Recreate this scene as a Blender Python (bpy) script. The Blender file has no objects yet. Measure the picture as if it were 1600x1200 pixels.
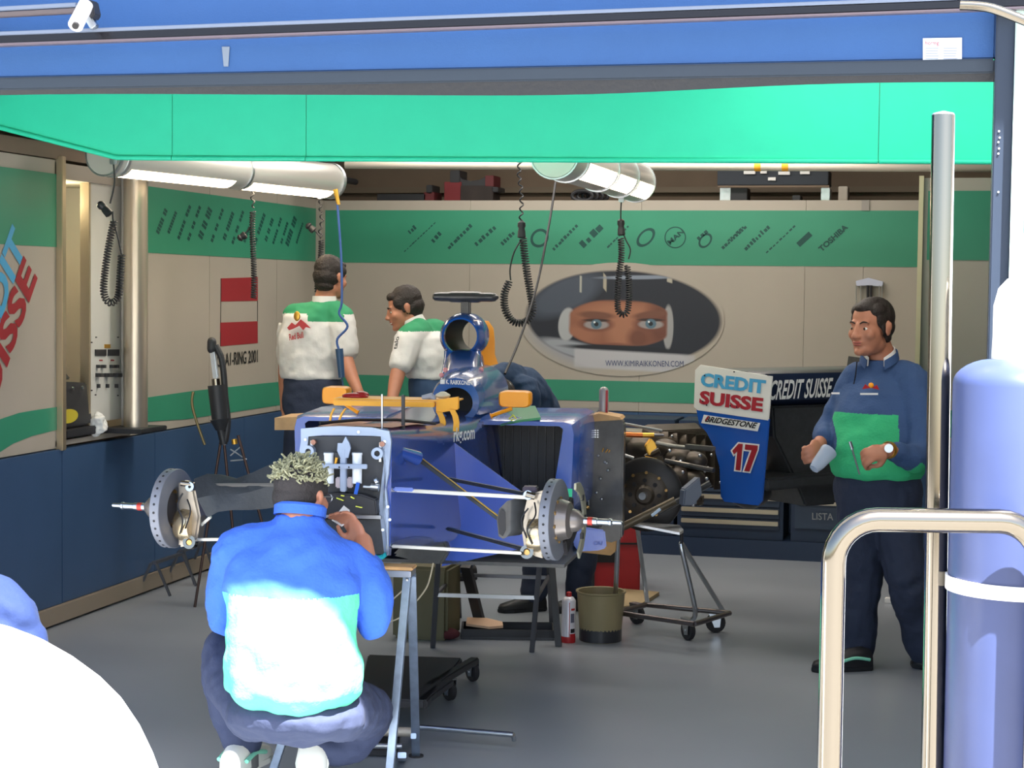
import bpy, bmesh, math, random
from mathutils import Vector, Matrix, noise
random.seed(7)
scn = bpy.context.scene
col = scn.collection
PI = math.pi
R = math.radians
V = Vector
# ------------------------------------------------------------------ camera
F = 2800.0; H = 1.72; YAW = 0.244085; PITCH = math.atan(148 / F); ROLL = 0.0117
f0 = V((-math.sin(YAW), math.cos(YAW), 0)); r0 = V((math.cos(YAW), math.sin(YAW), 0)); zz = V((0, 0, 1))
fw = f0 * math.cos(PITCH) - zz * math.sin(PITCH)
up0 = r0.cross(fw)
rt = r0 * math.cos(ROLL) + up0 * math.sin(ROLL)
up = up0 * math.cos(ROLL) - r0 * math.sin(ROLL)
CAM = V((0, 0, H))
cd = bpy.data.cameras.new('camera'); cam = bpy.data.objects.new('camera', cd); col.objects.link(cam)
cd.sensor_width = 36; cd.lens = 36 * F / 1600; cd.clip_start = 0.05; cd.clip_end = 200
m = Matrix.Identity(4)
for i, a in enumerate((rt, up, -fw)):
    for j in range(3): m[j][i] = a[j]
m.translation = CAM
cam.matrix_world = m
scn.camera = cam
# ------------------------------------------------------------------ light
scn.view_settings.view_transform = 'Standard'; scn.view_settings.look = 'None'
scn.view_settings.gamma = 1; scn.view_settings.use_curve_mapping = False
scn.view_settings.exposure = 1.9
w = bpy.data.worlds.new('world'); scn.world = w; w.use_nodes = True
nt = w.node_tree; bg = nt.nodes['Background']
sky = nt.nodes.new('ShaderNodeTexSky'); sky.sky_type = 'NISHITA'; sky.sun_disc = False
sky.sun_elevation = R(58); sky.sun_rotation = R(150); sky.air_density = 1.0; sky.dust_density = 2.0; sky.ozone_density = 1.0
nt.links.new(sky.outputs[0], bg.inputs[0]); bg.inputs[1].default_value = 0.15
sd = bpy.data.lights.new('sun', 'SUN'); sd.energy = 12.0; sd.angle = R(0.6); sd.color = (1, .96, .9)
sun = bpy.data.objects.new('sun', sd); col.objects.link(sun); sun.location = (5, -5, 12)
SUND = V((-0.75, 1.0, -2.05)).normalized()
sun.rotation_euler = SUND.to_track_quat('-Z', 'Y').to_euler()
# added fill lights, unseen above the fascia, to brighten the garage interior
for i_, (x_, y_, e_) in enumerate(((-2.2, 9.0, 17), (-2.2, 11.0, 14), (.6, 7.4, 9))):
    ld = bpy.data.lights.new('fill_light', 'AREA'); ld.shape = 'RECTANGLE'; ld.size = 3.0; ld.size_y = .5; ld.energy = e_; ld.color = (1, .92, .84)
    lo_ = bpy.data.objects.new('fill_light', ld); col.objects.link(lo_); lo_.location = (x_, y_, 3.0)

# ------------------------------------------------------------------ helpers
def ray(px, py): return fw * F + rt * (px - 800) - up * (py - 600)
def pl(px, py, ax, val):
    v = ray(px, py); return CAM + v * ((val - CAM[ax]) / v[ax])
def at(px, py, d): return CAM + ray(px, py) * (d / F)
def gd(px, py, z=0.0): return pl(px, py, 2, z)

class Fr:
    """local frame: origin + rotation about z; converts pixels to local coordinates on a local plane"""
    def __init__(s, o, rz): s.o = V(o); s.rz = rz; s.M = Matrix.Translation(s.o) @ Matrix.Rotation(rz, 4, 'Z'); s.I = s.M.inverted()
    def p(s, px, py, ax, val):
        a = s.I @ CAM; b = (s.I.to_3x3() @ ray(px, py)); return a + b * ((val - a[ax]) / b[ax])
    def d(s, px, py, dd): return s.I @ at(px, py, dd)
    def empty(s, name, **k):
        e = thing(name, **k); e.location = s.o; e.rotation_euler = (0, 0, s.rz); return e

def tag(o, label=None, cat=None, group=None, kind=None):
    if label: o['label'] = label
    if cat: o['category'] = cat
    if group: o['group'] = group
    if kind: o['kind'] = kind
    return o
def thing(name, loc=(0, 0, 0), rz=0, label=None, cat=None, group=None, kind=None):
    o = bpy.data.objects.new(name, None); col.objects.link(o); o.location = loc; o.rotation_euler = (0, 0, rz)
    o.empty_display_size = .05
    return tag(o, label, cat, group, kind)

def lin(c):
    return tuple((x / 12.92 if x <= .04045 else ((x + .055) / 1.055) ** 2.4) for x in c)
_m = {}
def mat(name, rgb, rough=.5, metal=0, var=0, scale=8, bump=0, bscale=60, emit=0, alpha=1, trans=0, ior=1.45, coat=0, lins=False, spec=None, ecol=None):
    if name in _m: return _m[name]
    mm = bpy.data.materials.new(name); mm.use_nodes = True; n = mm.node_tree.nodes; l = mm.node_tree.links
    b = n['Principled BSDF']; c = rgb if lins else lin([x / 255 for x in rgb]); c4 = (*c, 1)
    b.inputs['Base Color'].default_value = c4; b.inputs['Roughness'].default_value = rough; b.inputs['Metallic'].default_value = metal
    b.inputs['IOR'].default_value = ior
    if spec is not None: b.inputs['Specular IOR Level'].default_value = spec
    if coat: b.inputs['Coat Weight'].default_value = coat; b.inputs['Coat Roughness'].default_value = .08
    if trans: b.inputs['Transmission Weight'].default_value = trans
    if alpha < 1: b.inputs['Alpha'].default_value = alpha
    if emit:
        b.inputs['Emission Color'].default_value = (*(ecol or c), 1); b.inputs['Emission Strength'].default_value = emit
    if var or bump:
        tc = n.new('ShaderNodeTexCoord')
    if var:
        nz = n.new('ShaderNodeTexNoise'); nz.inputs['Scale'].default_value = scale; nz.inputs['Detail'].default_value = 5
        l.new(tc.outputs['Object'], nz.inputs['Vector'])
        mr = n.new('ShaderNodeMapRange'); mr.inputs[1].default_value = .3; mr.inputs[2].default_value = .7
        mr.inputs[3].default_value = 1 - var; mr.inputs[4].default_value = 1 + var
        l.new(nz.outputs['Fac'], mr.inputs[0])
        vm = n.new('ShaderNodeVectorMath'); vm.operation = 'SCALE'; vm.inputs[0].default_value = c
        l.new(mr.outputs[0], vm.inputs['Scale']); l.new(vm.outputs[0], b.inputs['Base Color'])
    if bump:
        nb = n.new('ShaderNodeTexNoise'); nb.inputs['Scale'].default_value = bscale; nb.inputs['Detail'].default_value = 3
        l.new(tc.outputs['Object'], nb.inputs['Vector'])
        bp = n.new('ShaderNodeBump'); bp.inputs['Strength'].default_value = bump; bp.inputs['Distance'].default_value = .01
        l.new(nb.outputs['Fac'], bp.inputs['Height']); l.new(bp.outputs[0], b.inputs['Normal'])
    _m[name] = mm; return mm

def frame_of(d, ref=None):
    d = d.normalized(); ref = ref or (V((0, 0, 1)) if abs(d.z) < .95 else V((1, 0, 0)))
    a = ref.cross(d)
    if a.length < 1e-5: a = V((0, 1, 0)).cross(d)
    a.normalize(); b = d.cross(a).normalized(); return a, b

class MB:
    def __init__(s): s.v = []; s.f = []; s.mi = []; s.cur = 0
    def add(s, vs, fs):
        o = len(s.v); s.v += [tuple(x) for x in vs]; s.f += [tuple(i + o for i in f) for f in fs]; s.mi += [s.cur] * len(fs); return s
    def box(s, c, size, rz=0, M=None):
        hx, hy, hz = [q / 2 for q in size]
        vs = [V((x, y, z)) for x in (-hx, hx) for y in (-hy, hy) for z in (-hz, hz)]
        rm = M or Matrix.Rotation(rz, 3, 'Z'); c = V(c)
        return s.add([rm @ q + c for q in vs], [(0, 1, 3, 2), (4, 6, 7, 5), (0, 4, 5, 1), (2, 3, 7, 6), (0, 2, 6, 4), (1, 5, 7, 3)])
    def b2(s, x0, x1, y0, y1, z0, z1): return s.box(((x0 + x1) / 2, (y0 + y1) / 2, (z0 + z1) / 2), (abs(x1 - x0), abs(y1 - y0), abs(z1 - z0)))
    def loft(s, rings, cap=True, closed=False):
        n = len(rings[0]); vs = [p for r in rings for p in r]; fs = []
        k = len(rings)
        for i in range(k if closed else k - 1):
            for j in range(n):
                a = i * n + j; b = i * n + (j + 1) % n; c = ((i + 1) % k) * n + (j + 1) % n; d = ((i + 1) % k) * n + j
                fs.append((a, b, c, d))
        if cap and not closed:
            fs.append(tuple(range(n - 1, -1, -1))); fs.append(tuple((k - 1) * n + j for j in range(n)))
        return s.add(vs, fs)
    def bar(s, p, q, r, r2=None, n=10, up=None):
        p = V(p); q = V(q); a, b = frame_of(q - p, up); r2 = r if r2 is None else r2
        return s.loft([[c + (a * math.cos(t) + b * math.sin(t)) * rr for t in [2 * PI * k / n for k in range(n)]] for c, rr in ((p, r), (q, r2))])
    def rect(s, p, q, w, h, up=None):
        p = V(p); q = V(q); a, b = frame_of(q - p, up)
        return s.loft([[c + a * x * w / 2 + b * y * h / 2 for x, y in ((-1, -1), (1, -1), (1, 1), (-1, 1))] for c in (p, q)])
    def tube(s, pts, r, n=8, closed=False):
        pts = [V(p) for p in pts]; k = len(pts); rings = []; a = None
        for i, p in enumerate(pts):
            if closed: d = pts[(i + 1) % k] - pts[i - 1]
            else: d = pts[min(i + 1, k - 1)] - pts[max(i - 1, 0)]
            if d.length < 1e-9: d = V((0, 0, 1))
            d.normalize()
            if a is None: a, b = frame_of(d)
            else:
                a = (a - d * a.dot(d))
                if a.length < 1e-6: a, b = frame_of(d)
                a.normalize(); b = d.cross(a)
            rr = r[i] if isinstance(r, (list, tuple)) else r
            rings.append([p + (a * math.cos(t) + b * math.sin(t)) * rr for t in [2 * PI * j / n for j in range(n)]])
        return s.loft(rings, closed=closed)
    def lathe(s, prof, c=(0, 0, 0), ax=(0, 0, 1), n=24, closed=False):
        c = V(c); d = V(ax).normalized(); a, b = frame_of(d)
        return s.loft([[c + d * h + (a * math.cos(t) + b * math.sin(t)) * max(r, 1e-4) for t in [2 * PI * k / n for k in range(n)]] for r, h in prof], closed=closed)
    def prism(s, poly, ext):
        ext = V(ext); n = len(poly); A = [V(p) for p in poly]; B = [p + ext for p in A]
        fs = [tuple(range(n)), tuple(range(2 * n - 1, n - 1, -1))] + [(j, j + n, (j + 1) % n + n, (j + 1) % n) for j in range(n)]
        return s.add(A + B, fs)
    def ell(s, c, r, M=None, n=16, k=10):
        c = V(c); M = M or Matrix.Identity(3); rings = []
        for i in range(k + 1):
            th = PI * i / k; th = min(max(th, .03), PI - .03)
            rings.append([c + M @ V((r[0] * math.sin(th) * math.cos(t), r[1] * math.sin(th) * math.sin(t), r[2] * math.cos(th))) for t in [2 * PI * j / n for j in range(n)]])
        return s.loft(rings)
    def mesh(s, name, mats, smooth=False, bevel=0):
        me = bpy.data.meshes.new(name); me.from_pydata(s.v, [], s.f)
        bm = bmesh.new(); bm.from_mesh(me); bmesh.ops.recalc_face_normals(bm, faces=bm.faces)
        if bevel:
            bmesh.ops.remove_doubles(bm, verts=bm.verts, dist=1e-5)
            es = [e for e in bm.edges if len(e.link_faces) == 2 and e.calc_face_angle(0) > R(35)]
            bmesh.ops.bevel(bm, geom=es, offset=bevel, segments=2, affect='EDGES', clamp_overlap=True)
        bm.to_mesh(me); bm.free()
        if not isinstance(mats, (list, tuple)): mats = [mats]
        for q in mats: me.materials.append(q)
        if len(mats) > 1 and not bevel:
            for f, i in zip(me.polygons, s.mi): f.material_index = i
        if smooth:
            for f in me.polygons: f.use_smooth = True
            try: me.set_sharp_from_angle(angle=R(40))
            except Exception: pass
        return me
    def build(s, name, mats, parent=None, smooth=False, bevel=0, **k):
        o = bpy.data.objects.new(name, s.mesh(name, mats, smooth, bevel)); col.objects.link(o)
        if parent: o.parent = parent
        return tag(o, **k)

def spline(pts, n=8):
    P = [V(p) for p in pts]; out = []
    for i in range(len(P) - 1):
        a = P[max(i - 1, 0)]; b = P[i]; c = P[i + 1]; d = P[min(i + 2, len(P) - 1)]
        for k in range(n):
            t = k / n
            out.append(.5 * ((2 * b) + (c - a) * t + (2 * a - 5 * b + 4 * c - d) * t * t + (3 * b - a - 3 * c + d) * t ** 3))
    out.append(P[-1]); return out

_tc = {}
def text_geo(s, bold=.0, shear=0, ext=.002):
    key = (s, bold, shear, ext)
    if key in _tc: return _tc[key]
    cu = bpy.data.curves.new('t', 'FONT'); cu.body = s; cu.size = 1; cu.offset = bold; cu.extrude = 0; cu.shear = shear; cu.resolution_u = 3
    o = bpy.data.objects.new('t', cu); col.objects.link(o)
    dg = bpy.context.evaluated_depsgraph_get(); me = bpy.data.meshes.new_from_object(o.evaluated_get(dg))
    vs = [v.co.copy() for v in me.vertices]; fs = [tuple(p.vertices) for p in me.polygons]
    bpy.data.objects.remove(o); bpy.data.curves.remove(cu); bpy.data.meshes.remove(me)
    x0 = min(v.x for v in vs); x1 = max(v.x for v in vs); y1 = max(v.y for v in vs); y0 = min(v.y for v in vs)
    if not any(c in s for c in 'gjpqy'): yb, yt = y0, y1
    else: yb, yt = 0, y1
    _tc[key] = ([((v.x - x0) / (x1 - x0), (v.y - yb) / (yt - yb)) for v in vs], fs); return _tc[key]
def text(s, P0, P1, P2, name, mt, parent=None, bold=.0, shear=0, thick=.0015, **k):
    """baseline from P0 to P1, cap height vector P0->P2; a thin plate of letters with thickness"""
    P0, P1, P2 = V(P0), V(P1), V(P2); uv, fs = text_geo(s, bold, shear); U = P1 - P0; W = P2 - P0
    nrm = U.cross(W).normalized() * thick
    me = bpy.data.meshes.new(name); me.from_pydata([P0 + U * a + W * b + nrm for a, b in uv], [], fs); me.materials.append(mt)
    o = bpy.data.objects.new(name, me); col.objects.link(o)
    if parent: o.parent = parent
    return tag(o, **k)
def slab(poly, nrm, th=.002):
    return MB().prism(poly, V(nrm).normalized() * th)
def pane(name, poly, nrm, mt, parent=None, th=.002, **k): return slab(poly, nrm, th).build(name, mt, parent, **k)

# remeshed organic surfaces
def blob(mb, name, mats, parent=None, voxel=.008, smooth=6, pick=None, disp=0, dscale=.1, **k):
    me = bpy.data.meshes.new('tmp'); me.from_pydata(mb.v, [], mb.f)
    bm = bmesh.new(); bm.from_mesh(me); bmesh.ops.recalc_face_normals(bm, faces=bm.faces); bm.to_mesh(me); bm.free()
    o = bpy.data.objects.new('tmp', me); col.objects.link(o)
    r = o.modifiers.new('r', 'REMESH'); r.mode = 'VOXEL'; r.voxel_size = voxel; r.use_smooth_shade = True
    if smooth:
        q = o.modifiers.new('s', 'SMOOTH'); q.iterations = smooth; q.factor = .5
    dg = bpy.context.evaluated_depsgraph_get(); out = bpy.data.meshes.new_from_object(o.evaluated_get(dg)); out.name = name
    bpy.data.objects.remove(o); bpy.data.meshes.remove(me)
    if disp:
        nn = [v.normal.copy() for v in out.vertices]; cc = []
        for v, nv in zip(out.vertices, nn):
            n = noise.noise(v.co / dscale) + .5 * noise.noise(v.co / dscale * 2.3 + V((3, 1, 2)))
            cc += (v.co + nv * disp * n)[:]
        out.vertices.foreach_set('co', cc); out.update()
    out.materials.clear()
    if not isinstance(mats, (list, tuple)): mats = [mats]
    for q in mats: out.materials.append(q)
    for p in out.polygons:
        p.use_smooth = True
        p.material_index = pick(p.center) if pick else 0
    ob = bpy.data.objects.new(name, out); col.objects.link(ob)
    if parent: ob.parent = parent
    return tag(ob, **k)
def chain(mb, pts, rad, n=14, sub=5, flat=1.0, ref=None):
    """rounded limb through pts; rad per point; flat squashes across ref"""
    P = spline(pts, sub); k = len(pts) - 1; Rr = []
    for i in range(len(P)):
        t = i / sub; a = min(int(t), k - 1); u = t - a; u = u * u * (3 - 2 * u); Rr.append(rad[a] * (1 - u) + rad[a + 1] * u)
    rings = []
    def ring(c, d, r):
        a, b = frame_of(d, ref); return [c + (a * math.cos(t) + b * math.sin(t) * flat) * r for t in [2 * PI * j / n for j in range(n)]]
    d0 = (P[1] - P[0]).normalized(); d1 = (P[-1] - P[-2]).normalized()
    for t in (.98, .85, .55): rings.append(ring(P[0] - d0 * Rr[0] * t, d0, Rr[0] * math.sqrt(1 - t * t)))
    for i, p in enumerate(P):
        d = P[min(i + 1, len(P) - 1)] - P[max(i - 1, 0)]; rings.append(ring(p, d, Rr[i]))
    for t in (.55, .85, .98): rings.append(ring(P[-1] + d1 * Rr[-1] * t, d1, Rr[-1] * math.sqrt(1 - t * t)))
    mb.loft(rings); return mb
def sect(mb, rings, n=20):
    """stack of horizontal-ish ellipses: (centre, rx, ry, angle, tilt dir)"""
    rr = []
    for c, rx, ry, xd, yd in rings:
        c = V(c); rr.append([c + V(xd) * rx * math.cos(t) + V(yd) * ry * math.sin(t) for t in [2 * PI * j / n for j in range(n)]])
    mb.loft(rr); return mb

# ------------------------------------------------------------------ materials
M_white = mat('panel_white', (168, 160, 148), .45, var=.04, scale=2)
M_green = mat('print_green', (52, 138, 108), .4, var=.04, scale=3)
M_navy = mat('panel_navy', (56, 82, 116), .35, var=.06, scale=3)
M_brown = mat('dark_upper_wall', (122, 106, 90), .8, var=.12, scale=2)
M_black = mat('black_plastic', (42, 43, 47), .45)
M_rub = mat('rubber', (42, 42, 45), .75)
M_carb = mat('carbon', (54, 56, 58), .38, var=.15, scale=40, coat=.3)
M_steel = mat('steel', (190, 195, 200), .28, 1)
M_chrome = mat('chrome', (128, 122, 112), .12, 1)
M_alu = mat('aluminium', (205, 210, 215), .35, 1, var=.08, scale=20)
M_aluw = mat('aluminium_satin_plate', (150, 164, 186), .45, .35)
M_fascia = mat('fascia_green', (52, 236, 192), .45, var=.02)
M_door = mat('door_blue', (34, 76, 130), .6, var=.05, scale=3, bump=.1, bscale=200)
M_seal = mat('seal_rubber', (34, 36, 40), .6, bump=.3)
M_car = mat('car_blue', (38, 66, 140), .25, coat=.6, var=.04)
M_carl = mat('car_blue_light', (44, 90, 180), .25, coat=.5)
M_or = mat('orange_paint', (250, 160, 20), .35)
M_ye = mat('yellow_paint', (240, 170, 40), .4)
M_red = mat('red_print', (150, 28, 40), .5)
M_cyan = mat('cyan_print', (70, 160, 205), .5)
M_wtext = mat('white_print', (225, 225, 222), .5)
M_ktext = mat('black_print', (22, 22, 26), .5)
M_wood = mat('wood_tan', (190, 150, 100), .6, var=.15, scale=14)
M_skin = mat('skin', (178, 120, 94), .5, var=.06, scale=18)
M_brass = mat('brass_nut', (190, 155, 100), .3, .9)
M_red2 = mat('red_plastic', (165, 30, 35), .4)
M_gold = mat('gold_anodised', (215, 165, 70), .35, .8)
# ================================================================== STRUCTURE
XL = -4.41; YB = 12.0; DY = 4.5
def wl(px, py): 
    p = pl(px, py, 0, XL); return p
# floor with gloss
mf = mat('floor_paint', (136, 142, 150), .3, var=.07, scale=1.2)
MB().b2(-7, 5, DY - .3, 13.2, -.06, 0).build('floor', mf, kind='structure')
MB().b2(-30, 30, -30, DY - .3, -.06, -.002).build('ground_apron', mat('apron_asphalt', (138, 136, 132), .8, var=.08, scale=3, bump=.3), kind='structure')
# outer shell
M_ceil = mat('ceiling_paint', (120, 112, 104), .85)
MB().b2(-7, 5, DY + .3, 13.2, 3.05, 3.15).build('ceiling', M_ceil, kind='structure')
MB().b2(-7, 5, 12.75, 12.9, 0, 3.05).build('wall_rear_outer', M_brown, kind='structure')
MB().b2(-7.1, -7, DY, 12.9, 0, 3.05).build('wall_left_outer', M_brown, kind='structure')
MB().b2(5, 5.1, DY, 12.9, 0, 3.05).build('wall_right_outer', M_brown, kind='structure')
# facade around the door
mfac = mat('facade_white', (225, 226, 228), .7)
fc = MB(); fc.b2(-7.5, -5.2, DY - .05, DY + .25, 0, 4.6); fc.b2(-5.2, 6, DY - .05, DY + .3, 2.95, 4.6)
fc.build('wall_front', mfac, kind='structure')
# balcony slab of the pit building, above the frame: it shades the door
MB().b2(-9, 8, 3.335, DY + .3, 4.4, 4.62).build('balcony_slab', mfac, kind='structure')

# --- left wall: real panels, prints as thin vinyl pieces
wlft = thing('wall_left', (0, 0, 0), kind='structure')
def seg(y0, y1, z0, z1, m_, nm, xo=0, th=.06, par=wlft):
    return MB().b2(XL - th + xo, XL + xo, y0, y1, z0, z1).build(nm, m_, par, bevel=.002)
rc0, rc1 = 8.22, 9.02      # recess
cuts = [5.0, 6.6, rc0]
for a, b in zip(cuts, cuts[1:]):
    seg(a + .002, b - .002, .89, 2.34, M_white, 'wall_panel')
cuts = [rc1, 10.1, 11.2, 12.0]
for a, b in zip(cuts, cuts[1:]):
    seg(a + .002, b - .002, .89, 2.34, M_white, 'wall_panel')
for a, b in zip([5.0, 6.4, 8.22, 9.3, 10.6], [6.4, 8.22, 9.3, 10.6, 12.0]):
    seg(a + .002, b - .002, .10, .885, M_navy, 'lower_panel', xo=.02)
# green bands (vinyl)
nx = (1, 0, 0)
def wpan(nm, pts, m_, th=.003, par=wlft): return slab([(XL, y, z) for y, z in pts], nx, th).build(nm, m_, par)
wpan('green_band', [(5.02, 1.905), (rc0 - .01, 1.905), (rc0 - .01, 2.27), (5.02, 2.27)], M_green)
wpan('green_band', [(rc1 + .2, 1.90), (11.98, 1.90), (11.98, 2.27), (rc1 + .2, 2.27)], M_green)
def wy(px, py): p = wl(px, py); return (p.y, p.z)
low = [(5.4, .89), wy(-20, 712), wy(0, 706), wy(20, 693), wy(50, 681), (rc0 - .01, .985), (rc0 - .01, 1.10), wy(60, 640), wy(30, 645), wy(0, 655), wy(-30, 672), (6.8, .99), (6.3, .93)]
wpan('green_band', low, M_green)
wpan('green_band', [(rc1 + .2, .955), wy(290, 655), wy(430, 634), (11.98, .925), (11.98, 1.07), wy(420, 598), wy(300, 611), (rc1 + .2, 1.09)], M_green)
# flag print, event lettering
for (a, b, c, d) in (((345, 435), (402, 433), (402, 470), (345, 471)), ((344, 504), (402, 502), (402, 536), (344, 541))):
    wpan('flag_stripe', [wy(*a), wy(*b), wy(*c), wy(*d)], M_red)
fr = MB()
for a, b in (((345, 435), (344, 541)), ((402, 433), (402, 536))): fr.rect(wl(*a), wl(*b), .004, .006)
fr.build('flag_outline', M_ktext, wlft)
text('GP A1-RING 2001', wl(338, 574), wl(402, 566), wl(338, 553), 'lettering', M_ktext, wlft, bold=.01, thick=.004)
# large diagonal lettering
text('CREDIT', wl(-46, 638), wl(40, 386), wl(-46 - 25, 638 - 35), 'lettering', M_cyan, wlft, bold=.035, thick=.004)
text('SUISSE', wl(-27, 684), wl(58, 435), wl(-27 - 25, 684 - 35), 'lettering', M_red, wlft, bold=.035, thick=.004)
# rows of dark diagonal sponsor prints on the left wall
M_dprint = mat('dark_green_print', (18, 72, 66), .5)
sp = MB(); y = 9.45
random.seed(3)
while y < 11.75:
    h = random.uniform(.18, .27); t = random.choice([.025, .04, .06, .03]); c = V((XL + .004, y, 2.085)); d = V((0, .55 * h / .2 * .12, h / 2 * .8))
    a = c - d; b = c + d; up_ = V((0, -t, t * .4))
    t = min(t, .034)
    if True:
        k = 9
        for i in range(k):
            if i % 3 != 2 or random.random() < .6:
                p = a.lerp(b, i / k); q = a.lerp(b, (i + .8) / k); sp.add([p, q, q + up_, p + up_], [(0, 1, 2, 3)])
    else:
        pts = []
        for i in range(14):
            th = 2 * PI * i / 14; pts.append(c + d * math.cos(th) + up_ * 1.1 * math.sin(th))
        inn = [c + (p - c) * .72 for p in pts]
        sp.add(pts + inn, [(i, (i + 1) % 14, 14 + (i + 1) % 14, 14 + i) for i in range(14)])
    y += random.uniform(.13, .19)
sp.build('sponsor_prints', M_dprint, wlft)
# uprights
M_up = mat('upright_alu', (185, 170, 145), .35, .8)
MB().b2(XL - .01, XL + .035, rc0 - .02, rc0 + .02, .88, 2.36).build('upright', M_up, wlft, bevel=.003)
MB().b2(XL, XL + .05, 11.93, 12.0, .9, 2.33).build('corner_post', M_white, wlft, bevel=.004)
# recess
rcs = MB(); RX = XL - .55
rcs.b2(RX - .03, RX, rc0 - .3, rc1 + .9, .92, 2.30)
rcs.build('recess_back', mat('recess_cream', (214, 200, 160), .5), wlft)
MB().b2(RX, RX + .004, rc0 - .3, rc1 + .9, 1.93, 2.25).build('green_band', M_green, wlft)
MB().b2(RX, XL, rc0 - .03, rc1 + .05, .90, .925).build('recess_sill', M_white, wlft)
MB().b2(RX, XL - .0, rc0 - .03, rc1 + .05, 2.25, 2.33).build('recess_head', M_white, wlft)
MB().b2(RX, XL, rc1 + .15, rc1 + .17, .92, 2.27).build('recess_cheek', M_white, wlft)
rl_ = bpy.data.lights.new('recess_light', 'POINT'); rl_.energy = 3.0; rl_.color = (1, .85, .55); rl_.shadow_soft_size = .05
ro_ = bpy.data.objects.new('recess_light', rl_); col.objects.link(ro_); ro_.location = (XL - .2, 8.5, 2.15)
# dark strip above panels + baseboard
MB().b2(XL - .05, XL + .01, 5.0, 12, 2.345, 2.42).build('trim_1', M_brown, kind='structure')
MB().b2(XL - .9, XL - .05, 5.0, 12.6, 2.4, 2.43).build('trim_2', M_brown, kind='structure')
MB().b2(XL + .02, XL + .045, 5.0, 12.0, 0.012, .10).build('baseboard_left', mat('baseboard_grey', (140, 128, 112), .5), kind='structure', bevel=.003)

# --- back wall
wb = thing('wall_back', kind='structure')
xs = [-4.41, -3.3, -2.1, -1.0, -.62, 1.2]
for a, b in zip(xs, xs[1:]):
    MB().b2(a + .0008, b - .0008, YB, YB + .05, .9, 2.33).build('wall_panel', M_white, wb, bevel=.001)
    MB().b2(a + .0008, b - .0008, YB - .01, YB + .05, .02, .895).build('lower_panel', M_navy, wb, bevel=.001)
MB().b2(-4.36, 1.2, YB - .003, YB + .01, 1.895, 2.262).build('green_band', M_green, wb)
MB().b2(-4.36, 1.2, YB - .003, YB + .01, .965, 1.105).build('green_band', M_green, wb)
def bw(px, py, dy=.004): return pl(px, py, 1, YB - dy)
# diagonal sponsor prints, legible ones as letters
def diag(s, x0, y0, x1, y1, h, bold=.02, m_=None):
    P0 = bw(x0, y0); P1 = bw(x1, y1); d = (P1 - P0); n_ = V((-d.z, 0, d.x)).normalized() * (h / 233.0)
    text(s, P0, P1, P0 + n_, 'lettering', m_ or M_dprint, wb, bold=bold, thick=.002)
diag('TOSHIBA', 1284, 394, 1326, 356, 9, .04)
diag('MAN', 1047, 383, 1070, 363, 8, .03)
def dash(x0, y0, x1, y1, h, k=7):
    mb = MB(); P0 = bw(x0, y0); P1 = bw(x1, y1); d = (P1 - P0); n_ = V((-d.z, 0, d.x)).normalized() * (h / 233.0)
    for i in range(k):
        a = P0 + d * (i / k); b = P0 + d * ((i + random.uniform(.5, .9)) / k); q = random.uniform(.6, 1)
        mb.add([a, b, b + n_ * q, a + n_ * q], [(0, 1, 2, 3)])
    mb.build('sponsor_print', M_dprint, wb)
def ring(cx, cy, rx, ry, ang, w_=.28):
    mb = MB(); c = bw(cx, cy); n = 28; o_ = []; i_ = []
    for k in range(n):
        t = 2 * PI * k / n; x = rx * math.cos(t); y = ry * math.sin(t); X = x * math.cos(ang) - y * math.sin(ang); Z = x * math.sin(ang) + y * math.cos(ang)
        o_.append(c + V((X / 233, 0, Z / 233))); i_.append(c + V((X / 233, 0, Z / 233)) * (1 - w_))
    mb.add(o_ + i_, [(k, (k + 1) % n, n + (k + 1) % n, n + k) for k in range(n)]); mb.build('sponsor_print', M_dprint, wb)
for a in [(632, 394, 682, 347, 2, 12), (641, 366, 652, 356, 9, 3), (678, 380, 692, 364, 8, 3), (702, 390, 740, 352, 7, 8), (745, 385, 778, 355, 8, 6), (786, 384, 806, 364, 7, 5),
          (866, 392, 905, 352, 6, 9), (912, 388, 944, 356, 12, 4), (950, 388, 985, 352, 3, 8), (1130, 390, 1168, 355, 5, 9), (1138, 378, 1165, 354, 4, 6),
          (1166, 392, 1205, 355, 8, 9), (1198, 396, 1245, 352, 3, 9), (1250, 386, 1276, 362, 11, 1), (1092, 376, 1108, 362, 7, 3)]: dash(*a)
for a in [(843, 372, 16, 14, .8), (1009, 371, 18, 11, .8), (1055, 371, 17, 17, 0, .1), (1102, 376, 13, 9, .9)]: ring(*a)
MB().b2(-.64, -.59, YB - .012, YB, 2.262, 2.33).build('joint_strip', mat('joint_grey', (150, 145, 138), .5), wb)

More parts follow.
